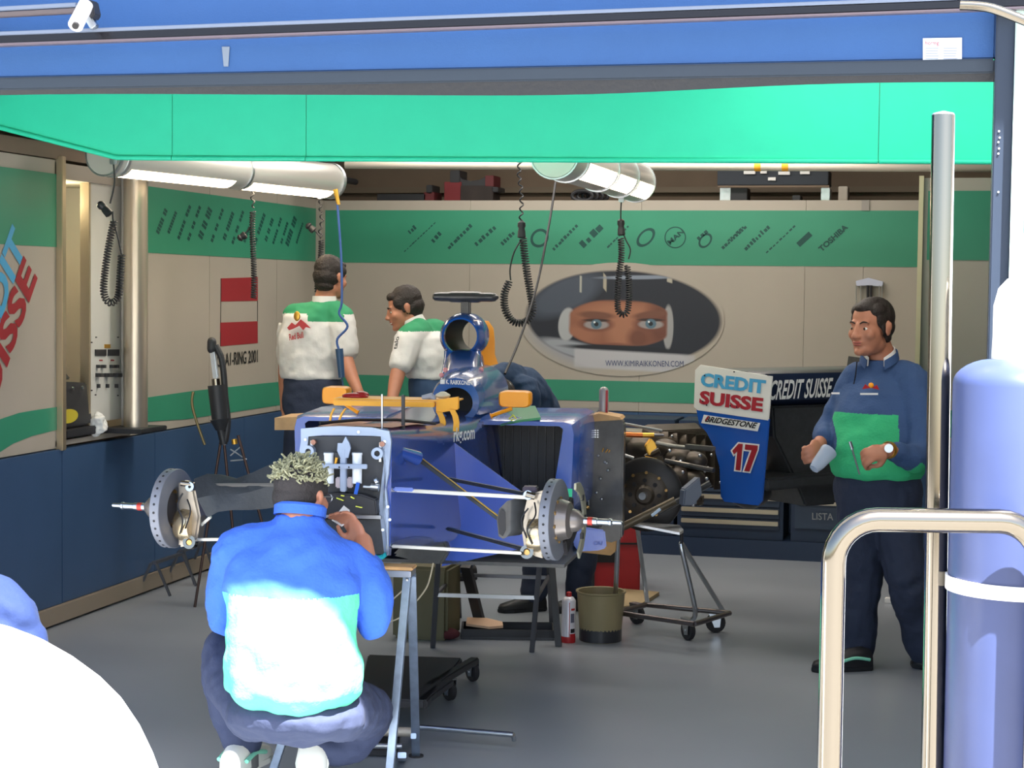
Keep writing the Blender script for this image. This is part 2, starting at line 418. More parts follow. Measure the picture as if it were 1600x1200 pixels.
# helmet portrait poster: oval print straight on the wall
def portrait():
    mm = bpy.data.materials.new('poster_print'); mm.use_nodes = True; n = mm.node_tree.nodes; l = mm.node_tree.links; b = n['Principled BSDF']; b.inputs['Roughness'].default_value = .5
    tc = n.new('ShaderNodeTexCoord'); sx = n.new('ShaderNodeSeparateXYZ'); l.new(tc.outputs['UV'], sx.inputs[0])
    def mth(op, a, b_=None, c_=None, clamp=False):
        q = n.new('ShaderNodeMath'); q.operation = op; q.use_clamp = clamp
        for i, x in enumerate((a, b_, c_)):
            if x is None: continue
            if isinstance(x, (int, float)): q.inputs[i].default_value = x
            else: l.new(x, q.inputs[i])
        return q.outputs[0]
    nz = n.new('ShaderNodeTexNoise'); nz.inputs['Scale'].default_value = 9; l.new(tc.outputs['UV'], nz.inputs['Vector'])
    wob = mth('MULTIPLY', mth('SUBTRACT', nz.outputs['Fac'], .5), 6)
    X = mth('MULTIPLY_ADD', sx.outputs[0], 320, 812); Y = mth('MULTIPLY_ADD', sx.outputs[1], -178, 588)
    curr = [lin([x / 255 for x in (168, 160, 148)])]
    node = n.new('ShaderNodeRGB'); node.outputs[0].default_value = (*curr[0], 1); st = [node.outputs[0]]
    def layer(mask, rgb):
        mx = n.new('ShaderNodeMix'); mx.data_type = 'RGBA'; l.new(mask, mx.inputs[0]); l.new(st[0], mx.inputs[6]); mx.inputs[7].default_value = (*lin([x / 255 for x in rgb]), 1); st[0] = mx.outputs[2]
    def el(cx, cy, rx, ry, ang=0, soft=.12, wobk=0):
        dx = mth('SUBTRACT', X, cx); dy = mth('SUBTRACT', Y, cy)
        if wobk: dy = mth('ADD', dy, mth('MULTIPLY', wob, wobk))
        c, s_ = math.cos(ang), math.sin(ang)
        u = mth('DIVIDE', mth('ADD', mth('MULTIPLY', dx, c), mth('MULTIPLY', dy, s_)), rx)
        v = mth('DIVIDE', mth('SUBTRACT', mth('MULTIPLY', dy, c), mth('MULTIPLY', dx, s_)), ry)
        r = mth('SQRT', mth('ADD', mth('MULTIPLY', u, u), mth('MULTIPLY', v, v)))
        return mth('DIVIDE', mth('SUBTRACT', 1 + soft / 2, r), soft, clamp=True)
    def box(x0, y0, x1, y1, sl=0, soft=2):
        yy = mth('SUBTRACT', Y, mth('MULTIPLY', mth('SUBTRACT', X, x0), sl))
        q = [mth('DIVIDE', mth('SUBTRACT', X, x0), soft, clamp=True), mth('DIVIDE', mth('SUBTRACT', x1, X), soft, clamp=True), mth('DIVIDE', mth('SUBTRACT', yy, y0), soft, clamp=True), mth('DIVIDE', mth('SUBTRACT', y1, yy), soft, clamp=True)]
        r = q[0]
        for z in q[1:]: r = mth('MULTIPLY', r, z)
        return r
    both = lambda a, b_: mth('MULTIPLY', a, b_)
    oval = el(975, 497, 152, 74, .03, .05)
    oval2 = el(972, 503, 153, 80, .06, .2)
    layer(both(oval2, el(865, 552, 70, 30, .35, .5)), (150, 152, 158))
    layer(oval, (30, 34, 46))
    layer(both(oval, el(885, 462, 60, 26, -.45, .5)), (70, 78, 92))
    layer(both(oval, box(906, 430, 911, 458, .2)), (170, 170, 160)); layer(both(oval, box(943, 424, 950, 450, 1.2)), (165, 158, 140)); layer(both(oval, box(1042, 428, 1052, 440, .3)), (170, 165, 150))
    layer(both(oval, el(1000, 433, 60, 3, -.02, .6)), (130, 140, 155))
    layer(both(oval, el(905, 548, 62, 12, .22, .4)), (150, 155, 162))
    face = both(both(el(970, 505, 86, 38, .0, .08), oval), mth('DIVIDE', mth('SUBTRACT', 541, Y), 3, clamp=True))
    layer(both(el(888, 508, 14, 26, .1, .15), oval), (165, 168, 170))
    layer(both(el(1046, 510, 8, 34, 0, .2), oval), (150, 150, 150))
    face = both(face, box(889, 466, 1046, 541, .02, 5))
    layer(face, (140, 90, 68)); 
    layer(both(face, el(968, 490, 55, 16, 0, .8)), (160, 108, 82)); layer(both(face, el(975, 518, 22, 28, 0, .8)), (162, 110, 84)); layer(both(face, el(905, 525, 28, 14, 0, .9)), (155, 102, 78))
    layer(both(face, el(1035, 505, 22, 40, 0, .9)), (105, 62, 48)); layer(both(face, el(1000, 528, 16, 16, 0, .8)), (110, 66, 50))
    for cx, cy in ((934, 507), (1019, 505)):
        layer(both(face, el(cx, cy - 14, 28, 6, .05 if cx < 970 else -.12, .5)), (112, 72, 56))
        layer(both(face, el(cx, cy, 26, 11, 0, .5)), (112, 68, 54)); layer(both(face, el(cx, cy + 1, 19, 7, 0, .3)), (150, 142, 140))
        layer(both(face, el(cx, cy - 6, 20, 2.5, 0, .5)), (55, 38, 34)); layer(both(face, el(cx, cy, 8.5, 7.5, 0, .25)), (80, 108, 124)); layer(both(face, el(cx, cy, 3.4, 3.4, 0, .3)), (25, 30, 36)); layer(both(face, el(cx - 3, cy - 3, 1.6, 1.6, 0, .5)), (215, 220, 220))
    layer(both(face, el(963, 541, 26, 5, 0, .7)), (120, 72, 56))
    layer(both(oval, el(975, 545, 90, 5, .03, .4)), (25, 28, 38))
    chin = box(898, 544, 1090, 577, .035, 4)
    layer(both(chin, el(985, 560, 120, 26, .03, .5)), (178, 178, 182))
    l.new(st[0], b.inputs['Base Color']); return mm
po = bpy.data.meshes.new('oval_portrait_print')
c_ = [bw(812, 588, .006), bw(1132, 588, .006), bw(1132, 410, .006), bw(812, 410, .006)]
zb = (c_[0].z + c_[1].z) / 2; zt = (c_[2].z + c_[3].z) / 2; xa = (c_[0].x + c_[3].x) / 2; xb = (c_[1].x + c_[2].x) / 2
cx, cz, hx, hz = (xa + xb) / 2, (zb + zt) / 2, (xb - xa) / 2, (zt - zb) / 2
vs = []; uvs = []
for k in range(48):
    t = 2 * PI * k / 48; u = .5 + .5 * math.cos(t); v = .5 + .5 * math.sin(t); vs.append((cx + (u - .5) * 2 * hx, YB - .006, cz + (v - .5) * 2 * hz)); uvs.append((u, v))
po.from_pydata(vs, [], [tuple(range(48))]); uvl = po.uv_layers.new(name='UVMap')
for lp in po.loops: uvl.data[lp.index].uv = uvs[lp.vertex_index]
po.materials.append(portrait()); oo = bpy.data.objects.new('oval_portrait_print', po); col.objects.link(oo); oo.parent = wb
text('WWW.KIMIRAIKKONEN.COM', bw(946, 572, .007), bw(1068, 573, .007), bw(946, 563, .007), 'lettering', mat('blue_print', (60, 70, 110), .5), wb, bold=0)

# --- right partition, nearer than the back wall
wr = thing('wall_right', kind='structure')
YR = 9.71; XR = -.21
MB().b2(XR, 3.0, YR, YR + .06, .89, 2.33).build('wall_panel', M_white, wr, bevel=.002)
MB().b2(XR, 3.0, YR - .01, YR + .06, .02, .885).build('lower_panel', M_navy, wr, bevel=.002)
MB().b2(XR + .035, 3.0, YR - .004, YR, 1.9, 2.262).build('green_band', M_green, wr)
MB().b2(XR + .035, 3.0, YR - .004, YR, .965, 1.11).build('green_band', M_green, wr)
MB().b2(XR, XR + .06, YR + .06, YB - .01, .02, 2.33).build('return_panel', M_white, wr, bevel=.002)
MB().b2(XR - .012, XR + .012, YR - .02, YR + .02, .02, 2.34).build('edge_post', mat('edge_cream', (200, 190, 155), .4), wr)

# --- green hanging fascia
fs = thing('trim_3', kind='structure')
A = V((-3.8, 7.62, 0)); B = V((.12, 8.14, 0)); Bx = A + (B - A) * 1.5; Lx = V((-3.42, 5.0, 0)); A2 = A
def onf(px, py):
    n_ = V((-(B - A).y, (B - A).x, 0)); v = ray(px, py); return CAM + v * ((V((A.x, A.y, 0)) - V((0, 0, 0)) - V((CAM.x, CAM.y, 0))).dot(n_) / v.dot(n_))
def fpanel(p, q, z1=2.98, g0=.0015, g1=.0015):
    za = p.z if p.z > 1 else 2.3; z0 = q.z if q.z > 1 else 2.3; p = V((p.x, p.y, 0)); q = V((q.x, q.y, 0)); d = (q - p).normalized(); p = p + d * g0; q = q - d * g1; nrm = V((-d.y, d.x, 0)) * .03
    MB().loft([[p + V((0, 0, za)), q + V((0, 0, z0)), q + V((0, 0, z1)), p + V((0, 0, z1))], [x + nrm for x in (p + V((0, 0, za)), q + V((0, 0, z0)), q + V((0, 0, z1)), p + V((0, 0, z1)))]]).build('fascia_panel', M_fascia, fs)
    MB().bar(p + V((0, 0, za + .005)) - nrm * .1, q + V((0, 0, z0 + .005)) - nrm * .1, .012).build('fascia_edging', M_fascia, fs, smooth=True)
ptsx = [(onf(-120, 170), 0), (onf(182, 248), 0), (onf(269, 249), .0015), (onf(478, 250), .0015), (onf(1372, 254), .0015), (V((Bx.x, Bx.y, onf(1550, 255).z)), 0)]
for (a, g_), (b, h_) in zip(ptsx, ptsx[1:]): fpanel(a, b, g0=g_, g1=h_)

# --- blue overhead door, bottom edge in view
dr = thing('door_1', kind='structure')
db = pl(800, 140, 1, DY).z
xr = .068
for z0, z1 in ((db + .055, db + .175), (db + .179, db + .52), (db + .524, 3.0)):
    MB().b2(-5.4, xr, DY, DY + .04, z0, z1).build('door_panel', M_door, dr, bevel=.004)
MB().b2(-5.4, xr, DY - .01, DY + .05, db + .02, db + .055).build('bottom_rail', mat('rail_grey', (42, 52, 64), .5, .2), dr, bevel=.004)
sl = MB(); npt = 60; rings = []
for i in range(npt + 1):
    x = -5.4 + (xr + 5.4) * i / npt; px_sag = .006 * math.sin(x * 3.1) + (.018 * math.exp(-((x + .9) / .5) ** 2)) ; z = db + .02
    rings.append([V((x, DY - .005, z + .004)), V((x, DY + .045, z + .004)), V((x, DY + .04, z - .014 - px_sag)), V((x, DY + .0, z - .018 - px_sag))])
sl.loft(rings).build('rubber_seal', M_seal, dr, smooth=True)
# rating plate, tape mark
q = [pl(x, y, 1, DY - .002) for x, y in ((1442, 60), (1503, 59), (1503, 94), (1442, 95))]
pane('rating_plate', q, (0, -1, 0), mat('plate_white', (205, 212, 225), .4), dr)
text('hormg', pl(1446, 70, 1, DY - .005), pl(1467, 70, 1, DY - .005), pl(1446, 64, 1, DY - .005), 'plate_lettering', M_red, dr, thick=.001)
pr = MB()
for k in range(5):
    for xa_, xb_ in ((1446, 1470), (1474, 1499)):
        pr.prism([pl(x, y, 1, DY - .005) for x, y in ((xa_, 75 + k * 4), (xb_ - random.randint(0, 6), 75 + k * 4), (xb_ - 5, 76.3 + k * 4), (xa_, 76.3 + k * 4))], (0, -.0005, 0))
pr.build('plate_lines', mat('plate_grey', (140, 150, 168), .5), dr)
pane('tape_strip', [pl(x, y, 1, DY - .002) for x, y in ((347, 73), (359, 73), (357, 104), (350, 104))], (0, -1, 0), mat('tape_grey', (105, 118, 135), .6), dr)
# --- door frame post, banner strip and outside wall at the right
MB().b2(.068, .112, DY - .05, DY + .15, 0, 2.95).build('trim_4', mat('frame_dark', (38, 48, 64), .4, .3), kind='structure', bevel=.003)
pf = MB()
for py in (205, 215, 222, 232, 240, 300): pf.bar(pl(1560 + (py % 3), py, 1, DY - .05), pl(1560 + (py % 3), py, 1, DY - .054), .0025)
pf.build('trim_5', M_alu, kind='structure')
wo = thing('wall_front_right', kind='structure')
MB().b2(.112, .135, DY - .08, DY + .1, 0, 2.95).build('banner_rail', mat('rail_pale', (170, 195, 190), .4), wo, bevel=.003)
MB().b2(.135, .215, DY - .06, DY - .03, 0, 2.95).build('banner_strip', mat('banner_blue', (180, 200, 235), .5), wo)
M_teal = mat('banner_teal', (70, 160, 165), .5)
bs = MB()
def bq(pts): bs.prism([(.135 + u * .08, DY - .0605, z) for u, z in pts], (0, -.002, 0))
for (ya, yb, sh) in ((10, 85, 0), (135, 178, 1), (205, 300, 2), (335, 365, 3), (370, 460, 0)):
    za = pl(1580, ya, 1, DY).z; zb_ = pl(1580, yb, 1, DY).z
    if sh == 0: bq([(.15, za), (.3, za), (.3, zb_), (.15, zb_)]); bq([(.45, za), (.75, za), (.75, zb_), (.45, zb_)])
    elif sh == 1: bq([(.1, za - .02), (.8, za), (.8, zb_ + .03), (.1, zb_)])
    elif sh == 2: bq([(.2, za), (.7, za + .02), (.7, za - .04), (.45, (za + zb_) / 2), (.7, zb_ + .04), (.7, zb_), (.2, zb_)])
    else: bq([(.1, za), (.7, za), (.7, zb_ + .03), (.4, zb_ + .03), (.4, zb_), (.1, zb_)])
bs.build('banner_figures', M_teal, wo)
MB().b2(.215, 6, DY - .05, DY + .2, 0, 2.95).build('outer_wall', mfac, wo)
# --- horizontal service pipe above the back wall panels
pp = MB(); a = pl(540, 257, 1, 11.4); b = pl(1560, 262, 1, 11.4)
pp.bar(a, b + (b - a) * .3, .028, n=16).build('trim_6', mat('pipe_white', (210, 200, 185), .4), kind='structure', smooth=True)
MB().b2(-5.5, 3, 12.68, 12.75, 2.42, 2.46).build('trim_7', mat('ledge', (120, 108, 92), .7), kind='structure')
# shelf boards behind the top of the panels (items stand on it)
MB().b2(-4.41, .9, YB + .06, YB + .6, 2.28, 2.325).build('trim_8', M_brown, kind='structure')
# lattice truss over the left wall
tr = thing('roof_truss', (0, 0, 0), label='dark lattice truss running along the top of the left wall', cat='truss')
for dz, dx in ((0, 0), (.16, 0), (0, .16)):
    MB().bar((-4.3 + dx, 7.62, 2.5 + dz), (-4.3 + dx, 12.0, 2.46 + dz), .022).build('chord', M_black, tr, smooth=True)
y = 7.62; k = 0
while y < 11.8:
    a = (-4.3, y, 2.5 + (0 if k % 2 else .16)); b = (-4.3, y + .22, 2.5 + (.16 if k % 2 else 0))
    MB().bar(a, b, .007, n=6).build('lattice_rod', M_steel, tr); y += .22; k += 1
# ================================================================== CAR (local: x = picture right, y = rearwards/away, z up)
CF = Fr((-1.984, 5.862, 0), R(6.04))
car = CF.empty('racing_car', label='blue single-seat racing car without wheels, nose and engine cover, on stands', cat='racing car')
def C(px, py, y): return CF.p(px, py, 1, y)
def rrect(cx, hw, z0, z1, y, r=.05, n=4, tw=None):
    """rounded rectangle ring in xz at y; tw = half width at the top"""
    tw = hw if tw is None else tw; pts = []
    for (sx, sz, w_, zc) in ((1, 1, tw, z1), (-1, 1, tw, z1), (-1, -1, hw, z0), (1, -1, hw, z0)):
        q0 = {(1, 1): 0, (-1, 1): 90, (-1, -1): 180, (1, -1): 270}[(sx, sz)]
        for k in range(n + 1):
            t = R(q0 + 90 * k / n); pts.append(V((cx + sx * (w_ - r) + r * math.cos(t), y, zc - sz * r + r * math.sin(t))))
    return pts
# monocoque as loft; side faces blue. front bulkhead is open
tub = MB()
S = [(-.13, -.025, .148, .83, 1.245, .03, .150), (.15, -.02, .165, .80, 1.235, .05, .16), (.55, -.01, .20, .75, 1.215, .07, .18), (.9, 0, .235, .72, 1.20, .08, .20), (1.15, 0, .25, .70, 1.19, .08, .22), (1.9, 0, .27, .70, 1.20, .08, .24), (2.5, 0, .25, .70, 1.2, .08, .22)]
tub.loft([rrect(cx, hw, z0, z1, y, r, 4, tw) for y, cx, hw, z0, z1, r, tw in S])
tub.build('monocoque', M_car, car, smooth=True)
# salmon flashes + dark stripe on the nose top
M_salmon = mat('salmon_print', (205, 120, 95), .35)
def topz(y): 
    for a, b in zip(S, S[1:]):
        if a[0] <= y <= b[0]:
            t = (y - a[0]) / (b[0] - a[0]); return a[4] + (b[4] - a[4]) * t
    return 1.2
for pts in (((-.13, .02), (.115, -.08), (.15, .5), (.10, .5)), ((-.14, -.1), (-.02, -.1), (-.08, .5), (-.15, .5))):
    mb = MB(); n = 6; L = [V(p) for p in pts]
    rows = []
    for i in range(n + 1):
        t = i / n; a = L[0].lerp(L[3], t); b = L[1].lerp(L[2], t); rows.append((V((a.x, a.y, topz(a.y) + .003)), V((b.x, b.y, topz(b.y) + .003))))
    for (a, b), (c, d) in zip(rows, rows[1:]): mb.add([a, b, d, c], [(0, 1, 2, 3)])
    mb.build('colour_flash', M_salmon, car)
mb = MB(); mb.tube([C(x, y, .05 + k * .12) + V((0, 0, .0)) for k, (x, y) in enumerate(((500, 661), (560, 656), (620, 656), (680, 662)))], .006, 6); mb.build('panel_joint', M_ktext, car, smooth=True)
# front bulkhead
FY = -.15
bh = MB(); bh.prism([C(x, y, FY + .005) for x, y in ((478, 682), (596, 682), (603, 700), (598, 800), (597, 866), (480, 866), (474, 700))], (0, .03, 0)); bh.build('front_bulkhead', mat('bulkhead_dark', (52, 54, 58), .5), car)
fp = MB()
outer = [(470, 670), (478, 671), (505, 667), (530, 666), (580, 668), (608, 674), (611, 690), (607, 750), (604, 800), (606, 868), (596, 869), (597, 805), (596, 760), (600, 716), (596, 703), (596, 681), (482, 680), (482, 693), (478, 705), (472, 716), (466, 716), (470, 690)]
# split the frame into quads along the path
path_o = [(466, 716), (470, 690), (470, 670), (505, 667), (530, 666), (580, 668), (608, 674), (611, 690), (607, 740), (603, 762), (607, 800), (606, 868)]
path_i = [(472, 716), (480, 700), (482, 682), (505, 680), (530, 680), (580, 681), (595, 682), (597, 704), (600, 720), (595, 762), (592, 790), (597, 868)]
rg = []
for (a, b) in zip(path_o, path_i):
    A0 = C(a[0], a[1], FY); B0 = C(b[0], b[1], FY); e = V((0, .018, 0)); rg.append([A0, B0, B0 + e, A0 + e])
fp.loft(rg).build('bulkhead_frame', M_aluw, car)
sf = MB(); e = V((0, -.03, 0)); rg = []
for a, b, y_ in (((598, 705), (612, 690), .02), ((601, 740), (613, 735), .02), ((599, 770), (612, 762), 0), ((599, 800), (614, 808), 0), ((602, 820), (612, 830), 0), ((604, 868), (610, 868), 0)):
    A0 = C(a[0], a[1], FY - .02); B0 = C(b[0], b[1], FY + .06); rg.append([A0, B0, B0 + V((0, .012, 0)), A0 + V((0, .012, 0))])
sf.loft(rg).build('side_plate', M_alu, car)
bt = MB(); sp_ = MB()
for x, y in ((477, 687), (601, 690), (606, 792), (609, 812), (598, 828), (560, 675)): bt.bar(C(x, y, FY), C(x, y, FY - .006), .005)
bt.build('frame_bolt', M_steel, car)
for x, y in ((486, 704), (593, 707)):
    c = C(x, y, FY); r_ = thing('damper_boss'); r_.parent = car
    MB().lathe([(.010, 0), (.018, 0), (.020, .01), (.020, .04), (.010, .04)], c, (0, -1, 0), 20, closed=True).build('boss_ring', M_aluw, r_, smooth=True)
    MB().bar(c + V((0, 0, 0)), c + V((0, -.03, 0)), .009).build('boss_bore', M_ktext, r_)
    MB().bar(c + V((.012, .0, .03)), c + V((.012, -.02, .03)), .009).build('boss_eye', mat('copper_eye', (150, 110, 95), .4, .6), r_, smooth=True)
    MB().rect(c + V((.006, -.008, -.03)), c + V((.006, -.008, .035)), .018, .008).build('boss_link', M_steel, r_)
# reservoirs, pillar, cross bar
M_res = mat('reservoir_white', (215, 222, 230), .4)
for x in (514, 558):
    a = C(x, 755, FY - .02); b = C(x, 711, FY - .02); MB().bar(a, b, .0165, n=18).bar(b, b + V((0, 0, .008)), .018).build('fluid_reservoir', M_res, car, smooth=True)
pb = MB(); pb.rect(C(537, 768, FY - .03), C(537, 700, FY - .03), .026, .02); pb.build('centre_pillar', M_aluw, car, bevel=.003)
pane('rocker_bracket', [C(x, y, FY - .03) for x, y in ((529, 692), (536, 692), (541, 682), (547, 692), (549, 700), (545, 715), (533, 715), (528, 704))], (0, -1, 0), M_aluw, car, .012)
MB().rect(C(500, 728, FY - .05), C(574, 729, FY - .05), .012, .016).build('cross_bar', M_aluw, car, bevel=.002)
MB().bar(C(530, 730, FY - .058), C(530, 730, FY - .05), .003).bar(C(545, 730, FY - .058), C(545, 730, FY - .05), .003).build('bar_hole', M_ktext, car)
MB().prism([C(x, y, FY - .01) for x, y in ((526, 706), (538, 706), (541, 712), (534, 716), (526, 714))], (0, -.03, 0)).build('valve_block', M_black, car)
MB().bar(C(524, 726, FY - .04), C(526, 715, FY - .04), .004).build('yellow_connector', M_ye, car)
cn = MB(); cn.rect(C(530, 762, FY - .01), C(530, 745, FY - .01), .03, .02).rect(C(548, 762, FY - .01), C(548, 745, FY - .01), .03, .02); cn.build('cylinder_body', mat('casting', (190, 180, 185), .4, .5), car, bevel=.004)
# steering rack
MB().bar(C(568, 761, FY - .03), C(590, 762, FY - .03), .008).bar(C(580, 761, FY - .03), C(592, 762, FY - .03), .014, n=12).bar(C(586, 752, FY - .03), C(590, 750, FY - .03), .01).build('steering_rack', M_steel, car, smooth=True)
MB().rect(C(556, 772, FY - .04), C(560, 754, FY - .04), .012, .012).build('blue_fitting', M_carl, car)
# lower box with yellow marks, lower bar, lower plate
MB().prism([C(x, y, FY) for x, y in ((500, 772), (528, 768), (570, 770), (592, 778), (594, 802), (500, 802))], (0, -.05, 0)).build('pedal_box_cover', M_black, car, bevel=.005)
ym = MB()
for a, b in (((526, 778), (537, 782)), ((533, 774), (538, 775)), ((556, 791), (566, 793)), ((548, 776), (554, 779))): ym.rect(C(*a, FY - .053), C(*b, FY - .053), .008, .003)
ym.build('yellow_mark', mat('yellow_lime', (215, 220, 90), .5), car)
MB().rect(C(480, 805, FY - .02), C(596, 808, FY - .02), .02, .012).build('lower_cross_bar', M_alu, car, bevel=.002)
MB().prism([C(x, y, FY - .005) for x, y in ((480, 812), (594, 812), (600, 866), (480, 866))], (0, .02, 0)).build('lower_bulkhead', M_carb, car)
MB().bar(C(577, 855, FY - .02), C(581, 862, FY - .02), .004).build('pin', M_steel, car)
MB().prism([C(x, y, FY - .01) for x, y in ((490, 868), (596, 868), (602, 862), (605, 868), (597, 875), (490, 875))], (0, .05, 0)).build('teal_strip', mat('teal_plastic', (20, 140, 150), .4), car, bevel=.003)
# thin rods standing on the nose
MB().bar(C(597, 671, -.05), C(597, 616, -.05), .0035).build('aerial_rod', M_steel, car)
MB().rect(C(630, 690, .1), C(630, 617, .1), .012, .012).build('pitot_post', M_black, car, bevel=.002)
# front axle corners
def corner(sx, steer, parent, name='front_corner'):
    """brake disc, bell, hub, axle spindle, upright and caliper built round the wheel centre; outward = sx*x"""
    e = thing(name); e.parent = parent; e.location = (sx * .665 + (-.02 if sx < 0 else .0), 0, .938); e.rotation_euler = (0, 0, steer)
    X = V((sx, 0, 0))
    d = MB(); d.lathe([(.075, -.018), (.137, -.018), (.139, -.016), (.139, .016), (.137, .018), (.075, .018)], (0, 0, 0), X, 56, closed=True)
    d.build('brake_disc', mat('disc_grey', (122, 125, 134), .5, .3), e, smooth=True)
    h = MB()
    for k in range(30):
        t = 2 * PI * k / 30; u = V((0, math.cos(t), math.sin(t))); h.bar(u * .132, u * .1397, .0046, n=8)
        t += PI / 30; u = V((0, math.cos(t), math.sin(t)))
    h.build('vent_hole', M_ktext, e)
    b = MB(); b.lathe([(.03, .02), (.078, .02), (.078, .005), (.070, .03), (.062, .055), (.04, .065), (.036, .085), (.016, .105)], (0, 0, 0), X, 32)
    b.build('disc_bell', mat('bell_grey', (118, 112, 108), .35, .6), e, smooth=True)
    s_ = MB(); s_.lathe([(.014, .1), (.013, .15), (.011, .152), (.011, .19), (.013, .192), (.013, .2), (.008, .205), (.007, .235), (.002, .24)], (0, 0, 0), X, 16); s_.build('axle_spindle', M_steel, e, smooth=True)
    MB().bar(X * .118, X * .135, .0145, n=16).build('red_band', mat('red_anodised', (200, 70, 60), .35, .5), e, smooth=True)
    for k in range(10):
        t = 2 * PI * k / 10 + .2; u = V((0, math.cos(t), math.sin(t))) * .073
        MB().bar(u + X * .01, u + X * .024, .007, n=6).build('bobbin', M_brass, e)
    # caliper on the leading lower side, upright inside, ducts
    c = MB(); 
    ang = [R(a) for a in range(-75, -14, 10)] if sx > 0 else [R(a) for a in range(195, 256, 10)]
    def arc(r, x, a): return V((x * sx, -abs(math.cos(a)) * r if True else 0, math.sin(a) * r))
    aa = [R(a) for a in range(-62, 30, 11)]
    outp = []
    for a in aa:
        outp.append([V((sx * -.045, -math.cos(a) * .09 * -1, math.sin(a) * .09)), V((sx * -.045, math.cos(a) * .15, math.sin(a) * .15)), V((sx * .03, math.cos(a) * .15, math.sin(a) * .15)), V((sx * .03, math.cos(a) * .09, math.sin(a) * .09))])
    c.loft(outp); c.build('brake_caliper', mat('caliper_dark', (50, 48, 50), .4, .5), e, bevel=.004)
    u_ = MB(); u_.prism([(sx * -.03, -.02, -.135), (sx * -.10, -.02, -.12), (sx * -.115, -.02, -.02), (sx * -.09, -.02, .085), (sx * -.03, -.02, .10)], (0, .06, 0)); u_.build('upright', mat('upright_cast', (165, 158, 148), .3, .8), e, bevel=.008)
    a2 = MB(); a2.lathe([(.03, 0), (.058, .0), (.062, .035), (.05, .06), (.02, .06)], (sx * -.085, 0, -.055), X, 22); a2.build('hub_housing', mat('housing_gold', (205, 185, 150), .25, .9), e, smooth=True)
    tb = MB(); tb.tube(spline([V((sx * -.06, -.04, .06)), V((sx * -.05, -.06, .02)), V((sx * -.075, -.07, -.03)), V((sx * -.06, -.06, -.08))], 6), .003, 6)
    tb.tube(spline([V((sx * -.08, -.045, .04)), V((sx * -.1, -.06, 0)), V((sx * -.08, -.06, -.06))], 6), .003, 6); tb.build('brake_hose', M_ktext, e, smooth=True)
    MB().lathe([(.012, -.012), (.024, -.012), (.024, .012), (.012, .012)], (sx * -.085, -.03, -.112), (0, -1, .2), 18, closed=True).build('lower_ball_joint', M_chrome, e, smooth=True)
    MB().bar((sx * -.085, -.04, -.112), (sx * -.085, -.03, -.112), .010, n=12).build('joint_pin', M_brass, e, smooth=True)
    MB().lathe([(.006, -.008), (.016, -.008), (.016, .008), (.006, .008)], (sx * -.085, -.03, .082), (0, -1, .2), 16, closed=True).build('upper_ball_joint', M_steel, e, smooth=True)
    return e
cR = corner(1, R(-9), car); cL = corner(-1, R(-9), car)
# outer perforated bracket on the picture-right corner
br = MB(); Xo = .075
outl = [(-.03, .125), (.03, .125), (.085, .095), (.115, .045), (.118, -.05), (.085, -.11), (.03, -.135), (.02, -.12), (.06, -.085), (.08, -.04), (.08, .03), (.055, .07), (.0, .10), (-.03, .11)]
rgs = []
for a, b in (((-.03, .13), (-.03, .108)), ((.03, .128), (.01, .095)), ((.075, .10), (.05, .07)), ((.105, .06), (.075, .03)), ((.115, 0), (.08, 0)), ((.112, -.05), (.078, -.04)), ((.085, -.10), (.055, -.075)), ((.035, -.135), (.015, -.11))):
    rgs.append([V((Xo, a[0], a[1])), V((Xo, b[0], b[1])), V((Xo + .008, b[0], b[1])), V((Xo + .008, a[0], a[1]))])
br.loft(rgs).build('duct_bracket', mat('bracket_pewter', (150, 148, 130), .45, .4), cR, bevel=.001)
for z in (.072, .0, -.06): MB().box((Xo + .006, .092 if abs(z) < .05 else .062, z), (.01, .016, .02)).build('bracket_slot', M_ktext, cR)
# brake duct scoop (right) and drooping cover (left)
du = MB()
du.loft([[C(x, y, .02 + .06 * (i % 2 == 0) * 0 + q) for i, (x, y) in enumerate(pts)] for q, pts in (
    (-.06, ((776, 812), (780, 795), (792, 783), (791, 832), (786, 842), (779, 838))),
    (-.05, ((778, 808), (786, 790), (805, 779), (806, 828), (795, 838), (783, 836))),
    (-.01, ((785, 800), (800, 782), (820, 779), (824, 826), (812, 836), (790, 832))),
    (.05, ((800, 795), (812, 785), (830, 785), (832, 822), (820, 832), (806, 826))))])
du.build('brake_duct', M_carb, car, smooth=True)
MB().prism([C(x, y, -.065) for x, y in ((778, 810), (782, 796), (790, 800), (791, 828), (786, 838), (780, 834))], (0, -.002, 0)).build('duct_mouth', M_ktext, car)
cov = MB(); g = []
tp = [(303, 748), (322, 741), (345, 742), (368, 748), (395, 738), (425, 724), (436, 722)]
bt_ = [(322, 806), (326, 808), (340, 800), (362, 797), (392, 797), (415, 795), (432, 792)]
for i, (a, b) in enumerate(zip(tp, bt_)):
    A0 = C(*a, -.02 + .03 * math.sin(i)); B0 = C(*b, -.09 + .02 * math.cos(i * 1.3)); M0 = A0.lerp(B0, .5) + V((0, -.03, 0)); th = V((0, .012, 0))
    g.append([A0, M0, B0, B0 + th, M0 + th, A0 + th])
cov.loft(g).build('duct_cover', mat('cover_grey', (46, 50, 54), .6, bump=.2), car, smooth=True)
